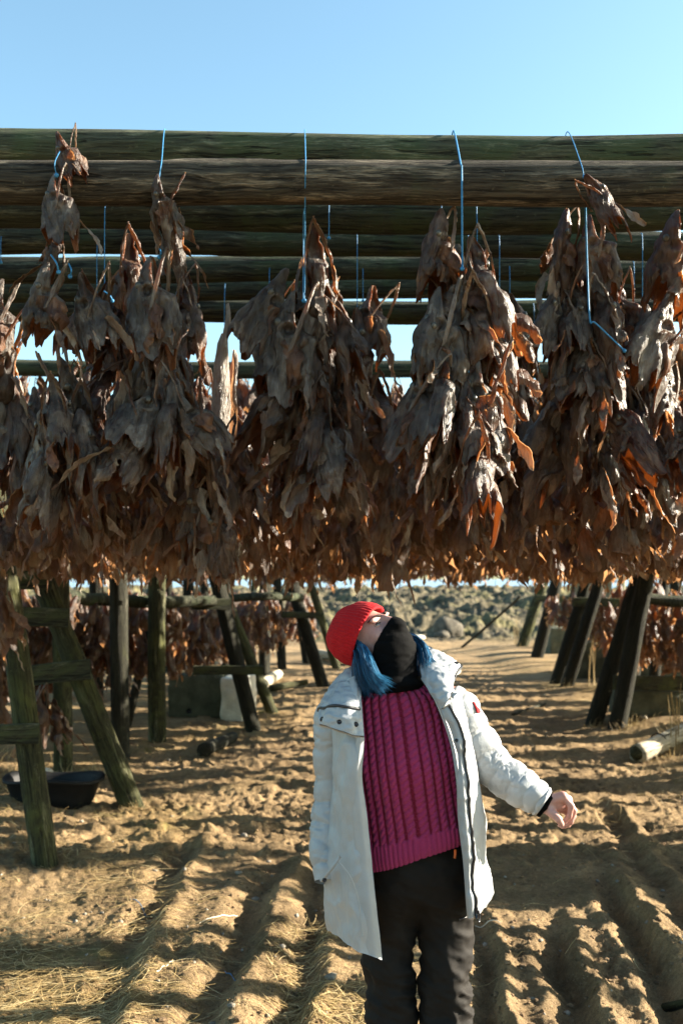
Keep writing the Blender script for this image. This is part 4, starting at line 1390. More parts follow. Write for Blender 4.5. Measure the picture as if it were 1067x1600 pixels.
for (px, yt, yb, k, lab) in (
        (164, 320, 470, 2, 'blue twine left of the warm brown bunch'), (152, 372, 470, 3, 'short blue twine looped beside the warm brown bunch'),
        (287, 404, 440, 4, 'short blue twine above the sunlit left bunch'), (514, 322, 372, 2, 'faint blue twine right of the bunch above the red hat'),
        (558, 360, 500, 3, 'bright blue twine right of the bunch above the red hat'), (567, 402, 470, 4, 'blue twine close beside the bright one'),
        (421, 405, 460, 4, 'blue twine over the small bunch left of centre'), (351, 446, 530, 5, 'blue twine over the split fish'),
        (745, 330, 400, 2, 'faint twine right of the bent one'), (732, 358, 420, 3, 'short twine tucked beside the big right bunch'),
        (780, 358, 480, 3, 'bright blue twine over the narrow right bunch'), (796, 400, 470, 4, 'blue twine beside the one over the narrow right bunch'),
        (834, 460, 520, 6, 'short twine in the gap before the right bunch'), (939, 330, 480, 2, 'long twine left of the three rightmost'),
        (951, 392, 470, 4, 'short twine over the narrow bunch behind'), (990, 392, 500, 4, 'white blue twine over the second bunch from the right edge'),
        (1003, 352, 490, 3, 'long blue twine second from the right edge'), (2, 352, 410, 3, 'blue twine cut by the left edge'), (690, 330, 380, 2, 'white twine through the jaw of the big right bunch')):
    drop(px, yt, yb, k, lab)
def tie(lab, a, b, d):
    twine(lab, [P(*a, d), P((a[0] + b[0]) / 2 + 3, (a[1] + b[1]) / 2, d - .02), P(*b, d)], .003)
tie('blue tie between two grey heads on the leftmost string', (80, 398), (92, 425), 3.28)
tie('second blue tie beside the first on the leftmost string', (108, 412), (110, 432), 3.3)
tie('blue tie under the fins on the second string', (249, 388), (249, 402), 3.36)
tie('short blue tie on the rusty head of the warm bunch', (163, 455), (176, 470), 3.85)

# everything that hangs farther back: too many to count, one object
LOW = []
for v in range(14):
    m = MB()
    add_skull(m, 2000 + v, 11, 11, False)
    sheet(m, jaw_grid(2100 + v, 9, 3), ins=.1, pale=.3, double=False)
    for sd in (-1, 1):
        sheet(m, gill_grid(2200 + 2 * v + (sd > 0), sd, 6, 5, 1.15), ins=.15 if sd > 0 else .0, pale=.25, double=False)
    for s_ in range(5):
        sheet(m, strip_grid(2300 + 6 * v + s_, 8, 3, .9), ins=(.0, .4, .1, .6, .2)[s_], pale=(.8, .1, .5, 0, .3)[s_], double=False)
    V, q, tr_ = m.arrays()
    LOW.append((V, q, np.concatenate(m.A['ins']), np.concatenate(m.A['pale'])))

far = MB()
def far_head(loc, warm, s=1.0, ins_add=0.0):
    V, q, ia, pa = LOW[int(RNG.integers(len(LOW)))]
    Mx = np.array(Matrix.Rotation(RNG.normal(0, .22), 3, 'Y') @ Matrix.Rotation(RNG.normal(0, .25), 3, 'X') @ Matrix.Rotation(RNG.uniform(0, 6.28), 3, 'Z'))
    far.add((V * s) @ Mx.T + np.asarray(loc), q, ins=ia, pale=pa, rnd=RNG.random(), warm=float(np.clip(warm + RNG.normal(0, .25), 0, 1)))

def row(d, x0, x1, z0, z1, px=.15, pz=.17, warm=.6, gap=0.0):
    z = z0 + .38 + RNG.uniform(-.05, .04)
    while z < z1:
        x = x0 + RNG.uniform(0, px)
        while x < x1:
            if vnoise(np.array([x * 1.1, d * 3.1, z * .7]), 777) > -1 + 2 * gap * 1.0:
                far_head((x + RNG.normal(0, .03), d + RNG.normal(0, .08), z + RNG.normal(0, .05)), warm, RNG.uniform(.85, 1.2))
            x += px * RNG.uniform(.75, 1.3)
        z += pz
for d, ytop in ((4.7, 628), (5.3, 622), (6.0, 622), (6.8, 622)):
    row(d, -.40 * d - .3, .40 * d + .3, 1.70, min(2.9, CAMZ + (HOR - ytop) / F_PX * d), warm=.5)
for d in (7.6, 8.3, 9.2, 10.4, 12.0, 14.0, 16.5, 19.5):
    row(d, -.36 * d - .3, min(.36 * d + .3, 4.6), 1.66, 3.32 if d < 9.5 else 2.6, .16 if d < 9 else .18, .18 if d < 9 else .22, warm=.75)
for d in (5.7, 7.2, 9.7, 10.9, 11.4, 12.7, 13.3, 14.8, 15.6, 17.5):  # extra rows, added for the shade they throw on the left side
    row(d, 1.2 if d > 9 else .36 * d + .2, 4.7, 1.70, 2.9, .17, .2, warm=.7)
# lower tiers in the side racks
for d, x0, x1, z0, z1 in ((9.6, -3.6, -2.5, .95, 1.60), (10.9, -3.5, -1.75, .72, 1.50), (11.6, -4.2, -1.6, .75, 1.5), (12.6, -3.4, -1.35, .75, 1.45), (15.2, -2.7, -1.0, .7, 1.5), (18.0, -2.2, -.6, .6, 1.5),
                          (8.4, -5.2, -2.75, .45, 1.45), (9.0, -4.8, -2.9, .4, 1.4), (10.2, -4.6, -2.2, .55, 1.5), (13.6, -4.6, -1.5, .55, 1.5), (14.4, -4.6, -1.25, .6, 1.5), (16.6, -4.2, -1.0, .5, 1.5), (20.5, -4.5, -.55, .5, 1.5),
                          (13.2, 3.55, 5.5, .6, 1.5), (15.2, 3.95, 5.6, .6, 1.5), (17.2, 4.15, 6.0, .6, 1.5), (11.2, 3.75, 5.6, .62, 1.5), (14.2, 4.1, 6.0, .6, 1.5), (18.2, 4.4, 6.6, .6, 1.5), (12.0, 3.75, 4.9, .62, 1.52), (12.8, 3.6, 5.2, .7, 1.5), (16.3, 4.05, 5.2, .75, 1.5), (20.0, 4.1, 5.3, .8, 1.5)):
    row(d, x0, x1, z0 - .1, z1, .13, .16, warm=.65)
for px, py, d in ((8, 895, 5.8), (4, 930, 5.9), (-5, 905, 5.7)):
    far_head(P(px, py, d), .4, 1.2)
# unseen low rows of heads added beyond the right edge to shade the path
for y, x0, x1, z0, z1 in ((6.05, 3.0, 6.5, .55, 1.5), (6.35, 2.9, 7.0, .5, 1.6), (6.7, 3.0, 7.0, .6, 1.6), (8.9, 4.1, 7.0, .6, 1.5), (10.4, 4.6, 8.0, .7, 1.5)):
    row(y, x0, x1, z0 - .1, z1, .15, .18, warm=.6)
fo = far.obj('fish_curtain', M['fish'])
fo.color = (0, 0, 0, 1)
tag(fo, 'dense brown curtain of countless dried fish heads receding under the logs', 'dried fish', kind='stuff')
o = place(4, P(66, 1070, 7.25), head_rot(60, 10, 10), 1.5, .85, .6)
tag(o, 'sunlit orange fish head hanging low behind the nearest left trestle', 'fish head', 'low hanging single fish heads')
o = place(2, P(84, 1092, 7.4), head_rot(10, -12, 10), 1.3, .6, .5)
tag(o, 'pale fish head beside the sunlit orange one, low on the left', 'fish head', 'low hanging single fish heads')

# ================================================================== THE WOMAN
# head frame: X image right, Y back, Z crown
psi, the, rol = R(48), R(41), R(15)
fw = np.array([math.cos(the) * math.sin(psi), -math.cos(the) * math.cos(psi), math.sin(the)])
u0 = np.array([-math.sin(the) * math.sin(psi), math.sin(the) * math.cos(psi), math.cos(the)])
x0 = np.cross(-fw, u0)
HU = math.cos(rol) * u0 - math.sin(rol) * x0
HX = math.cos(rol) * x0 + math.sin(rol) * u0
HM = np.stack([HX, -fw, HU], 1)                 # columns: local axes in world
HC = Q(580, 1000, .03)
HS = .90
def H(x, y, z):
    return HC + HM @ (np.array([x, y, z]) * HS)

def sd_ell(q, c, r):
    q = q - np.asarray(c); r = np.asarray(r, float)
    l1 = np.linalg.norm(q / r, axis=-1); l2 = np.linalg.norm(q / (r * r), axis=-1)
    return l1 * (l1 - 1) / (l2 + 1e-9)
def sd_cap(q, a, b, ra, rb):
    a = np.asarray(a, float); b = np.asarray(b, float); ab = b - a
    t_ = np.clip(((q - a) @ ab) / (ab @ ab + 1e-12), 0, 1)
    return np.linalg.norm(q - a - t_[..., None] * ab, axis=-1) - (ra + (rb - ra) * t_)
def smin(a, b, k):
    h = np.clip(k - np.abs(a - b), 0, None) / k
    return np.minimum(a, b) - h * h * k * .25
def head_sdf(q):
    d = sd_ell(q, (0, .014, .034), (.070, .088, .078))
    d = smin(d, sd_ell(q, (0, -.030, -.030), (.060, .064, .085)), .03)
    d = smin(d, sd_ell(q, (0, -.066, -.092), (.026, .024, .022)), .025)
    for s in (-1, 1):
        d = smin(d, sd_ell(q, (s * .040, -.062, -.022), (.024, .024, .022)), .02)      # cheek
        d = smin(d, sd_ell(q, (s * .030, -.078, .029), (.028, .010, .008)), .014)      # brow
        d = -smin(-d, sd_ell(q, (s * .0325, -.092, .010), (.018, .013, .0115)), .008)  # eye hollow
        d = smin(d, sd_ell(q, (s * .073, .012, -.012), (.010, .020, .032)), .008)      # ear
    d = smin(d, sd_cap(q, (0, -.092, .018), (0, -.113, -.024), .0075, .0115), .014)
    d = smin(d, sd_ell(q, (0, -.098, -.030), (.017, .012, .009)), .008)
    d = smin(d, sd_ell(q, (0, -.091, -.056), (.022, .010, .010)), .010)
    return d
def to_local(X):
    return ((X - HC) @ HM) / HS

person = empty('person', tuple(np.array([Q(655, 1500)[0], WD, 0.0])))
person.location.z = gz(person.location.x, WD)
tag(person, 'woman in red knit hat, black face tube and open white parka looking up', 'person')
PL = np.array(person.location)
class PMB(MB):
    def build(self, name, mat, parent=None, **kw):
        """parts of the person are stored relative to the person's base"""
        for v in self.V:
            v -= PL
        return self.obj(name, mat, parent if parent is not None else person, **kw)

# ---- materials
t = NT('skin'); co = t.coord('Object')
c = t.mix(t.ramp(t.noise(co, 38, 5, .6), [(.35, (0, 0, 0)), (.7, (1, 1, 1))]), (.34, .175, .145), (.43, .24, .205))
M['skin'] = t.out(t.bsdf(c, .5, t.bump(t.noise(co, 400, 3, .6), .15, .001), .35, 0, .12))
t = NT('iris'); co = t.coord('Object')
sx = t.n('ShaderNodeSeparateXYZ'); t.l(co, sx.inputs[0])
rr = t.math('SQRT', t.math('ADD', t.math('POWER', sx.outputs[0], 2.0), t.math('POWER', sx.outputs[2], 2.0)))
M['eye'] = t.out(t.bsdf(t.ramp(t.math('MULTIPLY', rr, 100.0), [(0, (.01, .01, .012)), (.26, (.01, .01, .012)), (.30, (.07, .085, .08)), (.54, (.05, .055, .055)), (.62, (.24, .21, .20)), (1, (.22, .18, .17))]), .15, None, .5))
M['brow'] = mat_simple('brow_hair', (.030, .018, .014), .7, .2)
t = NT('red_knit'); co = t.coord('Object')
c = t.mix(t.ramp(t.noise(co, 260, 4, .7), [(.3, (0, 0, 0)), (.7, (1, 1, 1))]), (.27, .004, .007), (.43, .008, .012))
M['red_knit'] = t.out(t.bsdf(c, .85, t.bump(t.noise(co, 700, 3, .7), .5, .002), .15, .04))
t = NT('black_fleece'); co = t.coord('Object')
M['black_fleece'] = t.out(t.bsdf((.0016, .0016, .0018), .9, t.bump(t.noise(co, 260, 4, .7), .4, .002), .08, .0))
t = NT('blue_hair'); co = t.coord('Object')
M['hair'] = t.out(t.bsdf(t.ramp(t.attr('tone'), [(0, (.003, .008, .016)), (.5, (.008, .056, .125)), (1, (.035, .20, .36))]), .42, None, .35))
t = NT('cable_knit'); co = t.coord('Object')
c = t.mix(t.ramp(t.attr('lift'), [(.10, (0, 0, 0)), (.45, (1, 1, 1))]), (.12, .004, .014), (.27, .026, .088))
c = t.mix(t.math('MULTIPLY', t.ramp(t.noise(co, 210, 4, .75), [(.48, (0, 0, 0)), (.62, (1, 1, 1))]), .45), c, (.20, .012, .075))
c = t.mix(t.math('MULTIPLY', t.ramp(t.noise(co, 330, 3, .7), [(.55, (0, 0, 0)), (.68, (1, 1, 1))]), .3), c, (.46, .07, .18))
M['sweater'] = t.out(t.bsdf(c, .88, t.bump(t.noise(co, 600, 3, .7), .6, .002), .15, .12))
t = NT('parka_cloth'); co = t.coord('Object')
c = t.mix(t.ramp(t.noise(co, 5, 5, .6), [(.35, (0, 0, 0)), (.7, (1, 1, 1))]), (.285, .295, .305), (.335, .345, .355))
c = t.mix(t.math('MULTIPLY', t.ramp(t.noise(co, 9, 6, .7), [(.63, (0, 0, 0)), (.72, (1, 1, 1))]), .25), c, (.26, .23, .17))
h = t.math('ADD', t.noise(co, 48, 4, .6, .8), t.math('MULTIPLY', t.noise(co, 900, 2, .5), .12))
M['parka'] = t.out(t.bsdf(c, .46, t.bump(h, .32, .006), .4))
t = NT('parka_facing'); co = t.coord('Object')
M['facing'] = t.out(t.bsdf((.285, .295, .303), .5, t.bump(t.noise(co, 40, 4, .6), .25, .005), .35))
M['zip'] = mat_simple('zip_black', (.012, .013, .016), .35, .5, (600, .6, .001))
M['snap'] = mat_simple('snap_black', (.010, .012, .018), .28, .5)
t = NT('trouser_cloth'); co = t.coord('Object')
c = t.mix(t.noise(co, 60, 4, .7), (.0065, .0054, .0047), (.0145, .0120, .0100))
M['trousers'] = t.out(t.bsdf(c, .78, t.bump(t.noise(co, 500, 3, .6), .3, .001), .16, .0))
M['orange'] = mat_simple('orange_cord', (.55, .11, .02), .6, .3)
M['boot'] = mat_simple('boot_leather', (.03, .022, .018), .6, .3)

# ---- body: head, neck, torso, arms, hands, legs in one continuous mesh
S = SDF(Q(478, 935, -.22) * np.array([1, 0, 0]) + np.array([0, WD - .27, 0.0]), (Q(905, 940)[0], WD + .27, 1.74), .0042)
hl = np.array([-.075, -.13, -.125]); 
hb = np.array([H(a, b, c_) for a in (-.1, .1) for b in (-.14, .13) for c_ in (-.13, .14)])
S.union(lambda X: head_sdf(to_local(X)), hb.min(0), hb.max(0), .02)
nk0, nk1 = H(0, .022, -.055), Q(617, 1085, .03)
S.capsule(nk0, nk1, .054, .062, .03)
S.ellipsoid(Q(632, 1165, .02), (.165, .10, .16), .05)
S.ellipsoid(Q(645, 1270, .02), (.145, .10, .15), .05)
S.ellipsoid(Q(655, 1372, .03), (.14, .09, .09), .04)
shl, shr = Q(530, 1112, .02), Q(712, 1105, .03)
S.capsule(Q(590, 1095, .03), shl, .06, .05, .05)
S.capsule(Q(650, 1090, .03), shr, .06, .05, .05)
elb_l, wr_l = Q(520, 1262, .05), Q(520, 1368, -.03)
S.capsule(shl, elb_l, .046, .036, .03); S.capsule(elb_l, wr_l, .036, .026, .02)
S.ellipsoid(Q(541, 1396, -.06), (.034, .020, .050), .02)
elb_r, wr_r = Q(775, 1196, .04), Q(846, 1254, -.03)
S.capsule(shr, elb_r, .046, .037, .03); S.capsule(elb_r, wr_r, .037, .0245, .02)
hipl, hipr = Q(612, 1420, .03), Q(698, 1415, .03)
knl, knr = Q(612, 1580, .0), Q(695, 1580, -.02)
anl, anr = np.array([Q(618, 1600)[0], WD + .04, .10]), np.array([Q(690, 1600)[0], WD + .02, .10])
for a, b, c_ in ((hipl, knl, anl), (hipr, knr, anr)):
    S.capsule(a, b, .055, .042, .02); S.capsule(b, c_, .042, .033, .02)
    S.capsule(c_, c_ + np.array([0, -.13, -.05]), .036, .028, .02)
# the free hand, loosely curled, thumb towards the viewer
hy = -.03
def W3(u_, v_, dy): return Q(u_, v_, hy + dy)
KN = [(879, 1244, -.018, .0105), (886, 1249, .002, .0108), (888, 1257, .022, .0102), (884, 1266, .038, .0090)]
for (a, b, c_, r) in KN:
    S.capsule(W3(849, 1254, c_ * .45), W3(a, b, c_), .0165, r + .003, .012)
S.ellipsoid(W3(866, 1257, .008), (.034, .026, .019), .012)
FING = [[(879, 1244, -.018), (892, 1259, -.024), (889, 1275, -.020), (880, 1286, -.014)],
        [(886, 1249, .002), (896, 1267, -.001), (891, 1284, .001), (880, 1292, .002)],
        [(888, 1257, .022), (895, 1275, .019), (887, 1289, .016), (877, 1292, .014)],
        [(884, 1266, .038), (889, 1280, .035), (881, 1290, .030), (873, 1290, .026)]]
for f_, (_, _, _, r) in zip(FING, KN):
    for k in range(3):
        S.capsule(W3(*f_[k]), W3(*f_[k + 1]), r * (1 - .10 * k) * .92, r * (.90 - .12 * k) * .92, .004)
TH = [(852, 1262, -.014), (864, 1272, -.030), (872, 1280, -.038), (877, 1288, -.036)]
for k in range(3):
    S.capsule(W3(*TH[k]), W3(*TH[k + 1]), (.0165, .0115, .0098)[k], (.0118, .0100, .0078)[k], .010 if k == 0 else .004)
V, q = S.mesh()
m = PMB(); m.add(V, q)
body = m.build('body', M['skin'])

for s in (-1, 1):
    m = MB(); add_sphere(m, (0, 0, 0), .0122 * HS, 20, 14)
    e = m.obj('eye', M['eye'], body)
    EC = (s * .0325, -.0700, .0105)
    e.location = tuple(H(*EC) - PL)
    for lo_a, hi_a in ((14, 88), (-88, -20)):          # upper and lower lid
        la = np.radians(np.linspace(lo_a, hi_a, 10)); ln_ = np.radians(np.linspace(-78, 78, 16))
        if lo_a > 0: la_g = la[:, None] - np.radians(12) * (np.abs(ln_)[None, :] / 1.36) ** 2 * (1 - np.linspace(0, 1, 10))[:, None]
        else: la_g = la[:, None] + np.radians(14) * (np.abs(ln_)[None, :] / 1.36) ** 2 * np.linspace(0, 1, 10)[:, None]
        r_l = .0137
        gl = np.stack([EC[0] + r_l * 1.08 * np.cos(la_g) * np.sin(ln_)[None], EC[1] - r_l * np.cos(la_g) * np.cos(ln_)[None], EC[2] + r_l * np.sin(la_g)], -1)
        m = PMB(); m.add(np.array([H(*p_) for p_ in gl.reshape(-1, 3)]), grid_faces(10, 16)); m.build('eyelid', M['skin'], body)
    gaze = Matrix(HM.tolist()) @ Matrix.Rotation(R(-12), 3, 'X') @ Matrix.Rotation(R(8), 3, 'Z')
    e.rotation_euler = gaze.to_euler()
    m = PMB()      # dark lashes along the upper lid
    A_ = np.linspace(-1.15, 1.15, 16)
    pts = np.array([H(EC[0] + .0152 * math.sin(a), EC[1] - .0140 * math.cos(a * .9), EC[2] + .0034 * math.cos(a) + .0008) for a in A_])
    add_tube(m, pts, .0021 * np.sin(np.linspace(.35, math.pi - .35, 16)) + .0008, 6)
    m.build('eyelash', M['brow'], body)
    m = PMB()
    uu = np.linspace(0, 1, 14)
    pts = np.array([H(s * (.014 + .042 * x), -.0905 + .026 * x ** 2, .029 + .011 * math.sin(x * 2.0) - .006 * x) for x in uu])
    add_tube(m, pts, .0062 * (1 - .72 * uu) , 8, .6)
    m.build('eyebrow', M['brow'], body)

# ---- red beanie
ax = math.cos(R(25)) * np.array([0, 0, 1.0]) + math.sin(R(25)) * np.array([0, 1.0, 0])
ay = np.cross(ax, np.array([1.0, 0, 0]))      # local: second axis of the brim plane
ns, na = 70, 220
sv_ = np.linspace(0, 1, ns); an = np.linspace(0, 2 * np.pi, na, endpoint=False)
prof_h = np.interp(sv_, [0, .03, .06, .30, .33, .5, .7, .82, .9, .95, 1], [.008, .002, .006, .046, .052, .096, .138, .156, .164, .166, .165])
prof_r = np.interp(sv_, [0, .03, .06, .30, .33, .5, .7, .82, .9, .95, 1], [.086, .092, .0955, .0950, .0940, .085, .066, .050, .032, .016, .002])
SG, AG = np.meshgrid(sv_, an, indexing='ij')
rib = .0016 * np.cos(AG * 54) * (1 - sst(.82, .97, SG)) + .0022 * fbm(np.stack([np.cos(AG) * 2, np.sin(AG) * 2, SG * 5], -1), 3, 5) + .004 * fbm(np.stack([np.cos(AG), np.sin(AG), SG * 2], -1), 2, 8) * SG
rad = prof_r[:, None] + rib
cen = np.array([0, .004, .000]) - ax * .020
slou = np.stack([0 * sv_, 0 * sv_, 0 * sv_], -1)
HA = np.array([-.86, .38, .32]); HA /= np.linalg.norm(HA)
e1 = np.array([.53, .44, .85]); e1 -= HA * (e1 @ HA); e1 /= np.linalg.norm(e1)
e2 = np.cross(HA, e1)
hk = rad[..., None] * (np.cos(AG)[..., None] * e1 * 1.0 + np.sin(AG)[..., None] * e2 * .92)
Vw = Q(577, 996, .03) + HA * (prof_h[:, None, None] * .73) + hk + np.array([.004, .0, -.012]) * (SG ** 2)[..., None]
m = PMB(); m.add(Vw.reshape(-1, 3), grid_faces(ns, na, False, True))
beanie = m.build('beanie', M['red_knit'])

# ---- black neck tube over nose, mouth and neck
S = SDF(Q(545, 945) * np.array([1, 0, 1]) * 0 + np.array([Q(545, 950)[0], WD - .24, Q(600, 1100)[2]]), (Q(685, 950)[0], WD + .24, Q(600, 940)[2]), .0032)
X0 = S.region(S.lo, S.lo + S.vox * (S.n - 1))[1]
ql = to_local(X0)
d = sd_ell(ql, (0, .010, -.010), (.075, .084, .088))
d = smin(d, sd_ell(ql, (0, -.034, -.042), (.064, .068, .078)), .05)
d = smin(d, sd_cap(ql, (0, -.090, .012), (0, -.106, -.026), .010, .018), .035)
d = smin(d, sd_ell(ql, (0, -.052, -.088), (.038, .034, .030)), .05)
mouthcut = ql[..., 2] - (-.060 - .52 * ql[..., 1])         # below the line from nose bridge to ear lobe
nb_ = Q(614, 1068, .0)
nd = sd_cap(X0, H(0, .0, -.07), nb_, .060, .072)
nd = smin(nd, sd_ell(X0, Q(611, 1068, .0), (.080, .082, .036)), .03)
d = smin(d, nd, .06) - .0055
fold = .0035 * fbm(X0 * np.array([16, 16, 42]) + 3, 3, 12) + .003 * (1 - 2 * np.abs(vnoise(X0 * np.array([12, 12, 48]) + 7, 14)))
d = d + fold
floor_ = Q(600, 1079)[2] + .10 * (X0[..., 0] - Q(600, 1079)[0]) - X0[..., 2]
S.D[...] = np.maximum(np.maximum(d, mouthcut), floor_).astype(np.float32)
V, q = S.mesh()
m = PMB(); m.add(V, q)
m.build('neck_gaiter', M['black_fleece'])

# ---- blue hair coming out under the hat
m = PMB()
def lock(pts, n, spread, r, tone):
    pts = catmull(np.array(pts), 22)
    uu = np.linspace(0, 1, 22)
    for k in range(n):
        o1 = RNG.normal(0, 1, 3) * spread * .6; o2 = RNG.normal(0, 1, 3) * spread
        w_ = pts + o1 * (1 - uu[:, None]) + o2 * uu[:, None] + .0035 * np.stack([vnoise(np.stack([uu * 3 + k, 0 * uu + j, 0 * uu], -1), 3) for j in range(3)], -1)
        add_tube(m, w_, r * RNG.uniform(.6, 1.2) * np.interp(uu, [0, .7, 1], [1, .85, .15]), 5, tone=float(np.clip(tone + RNG.normal(0, .22), 0, 1)))
lock([Q(552, 1000, .01), Q(561, 1020, -.04), Q(562, 1036, -.07), Q(566, 1058, -.085), Q(576, 1082, -.10)], 260, .0085, .0009, .36)
lock([Q(553, 1002, .0), Q(565, 1014, -.05), Q(572, 1036, -.085), Q(580, 1058, -.102), Q(597, 1078, -.112)], 240, .0080, .0009, .55)
lock([Q(556, 1004, .0), Q(570, 1016, -.055), Q(580, 1038, -.094), Q(591, 1057, -.109), Q(610, 1068, -.116)], 70, .0065, .0008, .75)
lock([Q(552, 1012, .02), Q(556, 1022, .0), Q(557, 1036, -.02), Q(561, 1064, -.045), Q(571, 1086, -.085)], 150, .009, .0013, .2)
lock([Q(628, 992, .08), Q(648, 1000, .04), Q(662, 1014, .0), Q(668, 1038, -.05)], 150, .0085, .0012, .55)
lock([Q(630, 996, .08), Q(649, 1010, .04), Q(658, 1028, .0), Q(661, 1052, -.05)], 100, .0065, .0012, .3)
m.build('hair', M['hair'])

# ---- cable-knit sweater
rowsL = [  # py, cx, half width px, half depth m, dy of axis, tilt px over the width
    (1052, 614, 34, .048, .03, 0), (1072, 616, 50, .064, .025, 0), (1092, 620, 82, .090, .02, 0), (1120, 625, 89, .096, .015, -3), (1160, 630, 90, .108, .005, -6), (1205, 636, 92, .116, -.005, -10),
    (1255, 643, 91, .110, .0, -16), (1300, 649, 90, .110, .0, -22), (1330, 652, 90, .112, .0, -27), (1342, 653, 88, .106, .0, -29)]
nv_, nu_ = 250, 400
RL = catmull(np.array(rowsL, float), nv_)
th_ = np.linspace(-np.pi, np.pi, nu_, endpoint=False)
per = 2 * np.pi * np.sqrt((RL[:, 2] * WD / F_PX) ** 2 / 2 + RL[:, 3] ** 2 / 2)
TH_, VI = np.meshgrid(th_, np.arange(nv_), indexing='xy')
base = np.zeros((nv_, nu_, 3))
for i in range(nv_):
    py, cx_, hw_, hd_, dy_, tl_ = RL[i]
    e_ = .85
    xx = np.sign(np.sin(th_)) * np.abs(np.sin(th_)) ** e_
    yy = -np.sign(np.cos(th_)) * np.abs(np.cos(th_)) ** e_
    c0 = Q(cx_, py, dy_)
    c0[2] = Q(cx_, py, dy_ - hd_)[2]
    base[i, :, 0] = c0[0] + xx * hw_ * WD / F_PX
    base[i, :, 1] = c0[1] + yy * hd_
    base[i, :, 2] = c0[2] - tl_ * xx * WD / F_PX 
N = grid_normals(base)
if (N[nv_ // 2, nu_ // 2] @ np.array([0, -1, 0])) < 0: N = -N
vlen = np.concatenate([[0], np.cumsum(np.linalg.norm(np.diff(base[:, nu_ // 2], axis=0), axis=1))])
NC = 41
colc = TH_ / (2 * np.pi) * NC + .06 * vnoise(np.stack([TH_ * 2, vlen[VI] * 6, 0 * TH_], -1), 4)
fx_ = colc - np.floor(colc) - .5
ph = vlen[VI] / .0185
rope = np.sqrt(np.clip(1 - (fx_ / .40) ** 2, 0, 1))
tw_ = np.abs(np.sin(np.pi * (ph + fx_ * 1.05 + .37 * np.floor(colc)))) ** .6
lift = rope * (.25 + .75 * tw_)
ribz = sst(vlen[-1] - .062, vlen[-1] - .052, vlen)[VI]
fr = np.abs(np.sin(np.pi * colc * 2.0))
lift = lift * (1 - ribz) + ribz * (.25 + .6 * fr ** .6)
disp = .0105 * lift + .006 * fbm(np.stack([base[..., 0] * 9, base[..., 1] * 9, base[..., 2] * 7], -1), 3, 31) 
Vs = base + N * disp[..., None]
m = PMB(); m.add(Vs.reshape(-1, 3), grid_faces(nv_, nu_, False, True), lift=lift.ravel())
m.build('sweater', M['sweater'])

# ---- trousers
lo_ = (Q(555, 1400)[0], WD - .22, .06); hi_ = (Q(755, 1400)[0], WD + .24, Q(650, 1318)[2])
S = SDF(lo_, hi_, .0055)
S.D[...] = 1
def wl(px, py, dy=0): return Q(px, py, dy)
legs_ = []
for pts_, rad_ in (((wl(611, 1395, .03), wl(606, 1500, .01), wl(612, 1590, -.005), anl + np.array([0, 0, .03])), (.084, .065, .060, .058)),
                   ((wl(693, 1392, .03), wl(697, 1500, -.005), wl(696, 1590, -.025), anr + np.array([0, 0, .03])), (.084, .069, .062, .058))):
    Lg = SDF(lo_, hi_, .0055); Lg.D[...] = 1
    for k in range(3):
        Lg.capsule(pts_[k], pts_[k + 1], rad_[k], rad_[k + 1], .015)
    legs_.append(Lg.D)
S.D[...] = np.minimum(legs_[0], legs_[1])
S.ellipsoid(Q(655, 1350, .02), (.160, .112, .130), .06)
V, q = S.mesh()
N = vert_normals(V, q)
kz = np.exp(-((V[:, 2] - Q(600, 1555)[2]) / .12) ** 2)
p = V * np.array([9, 9, 20]); p[:, 2] += 8 * V[:, 0]
V = V + N * (.009 * (kz + .35) * (1 - 2 * np.abs(fbm(p, 3, 8)))[:] + .004 * fbm(V * 18, 3, 9))[:, None]
m = PMB(); m.add(V, q)
trs = m.build('trousers', M['trousers'])
m = PMB(); add_tube(m, [Q(711, 1328, -.125), Q(711, 1334, -.13), Q(710, 1341, -.13)], .0035, 6)
m.build('orange_pull_cord', M['orange'], trs)
m = PMB(); pts = catmull(np.array([Q(717, 1437, -.085), Q(725, 1434, -.08), Q(733, 1432, -.06)]), 10); add_tube(m, pts, .0025, 6)
m.build('pocket_edge', M['zip'], trs)
for a_ in (anl, anr):
    S = SDF(a_ + np.array([-.09, -.25, -.12]), a_ + np.array([.09, .12, .14]), .006)
    S.D[...] = 1
    S.capsule(a_ + np.array([0, .01, .08]), a_ + np.array([0, .02, -.05]), .05, .052, .02)
    S.capsule(a_ + np.array([0, 0, -.05]), a_ + np.array([0, -.17, -.062]), .052, .042, .03)
    S.D[...] = np.maximum(S.D, (-(S.region(S.lo, S.lo + S.vox * (S.n - 1))[1][..., 2] - (a_[2] - .095))).astype(np.float32))
    V, q = S.mesh(); m = PMB(); m.add(V, q); m.build('boot', M['boot'])

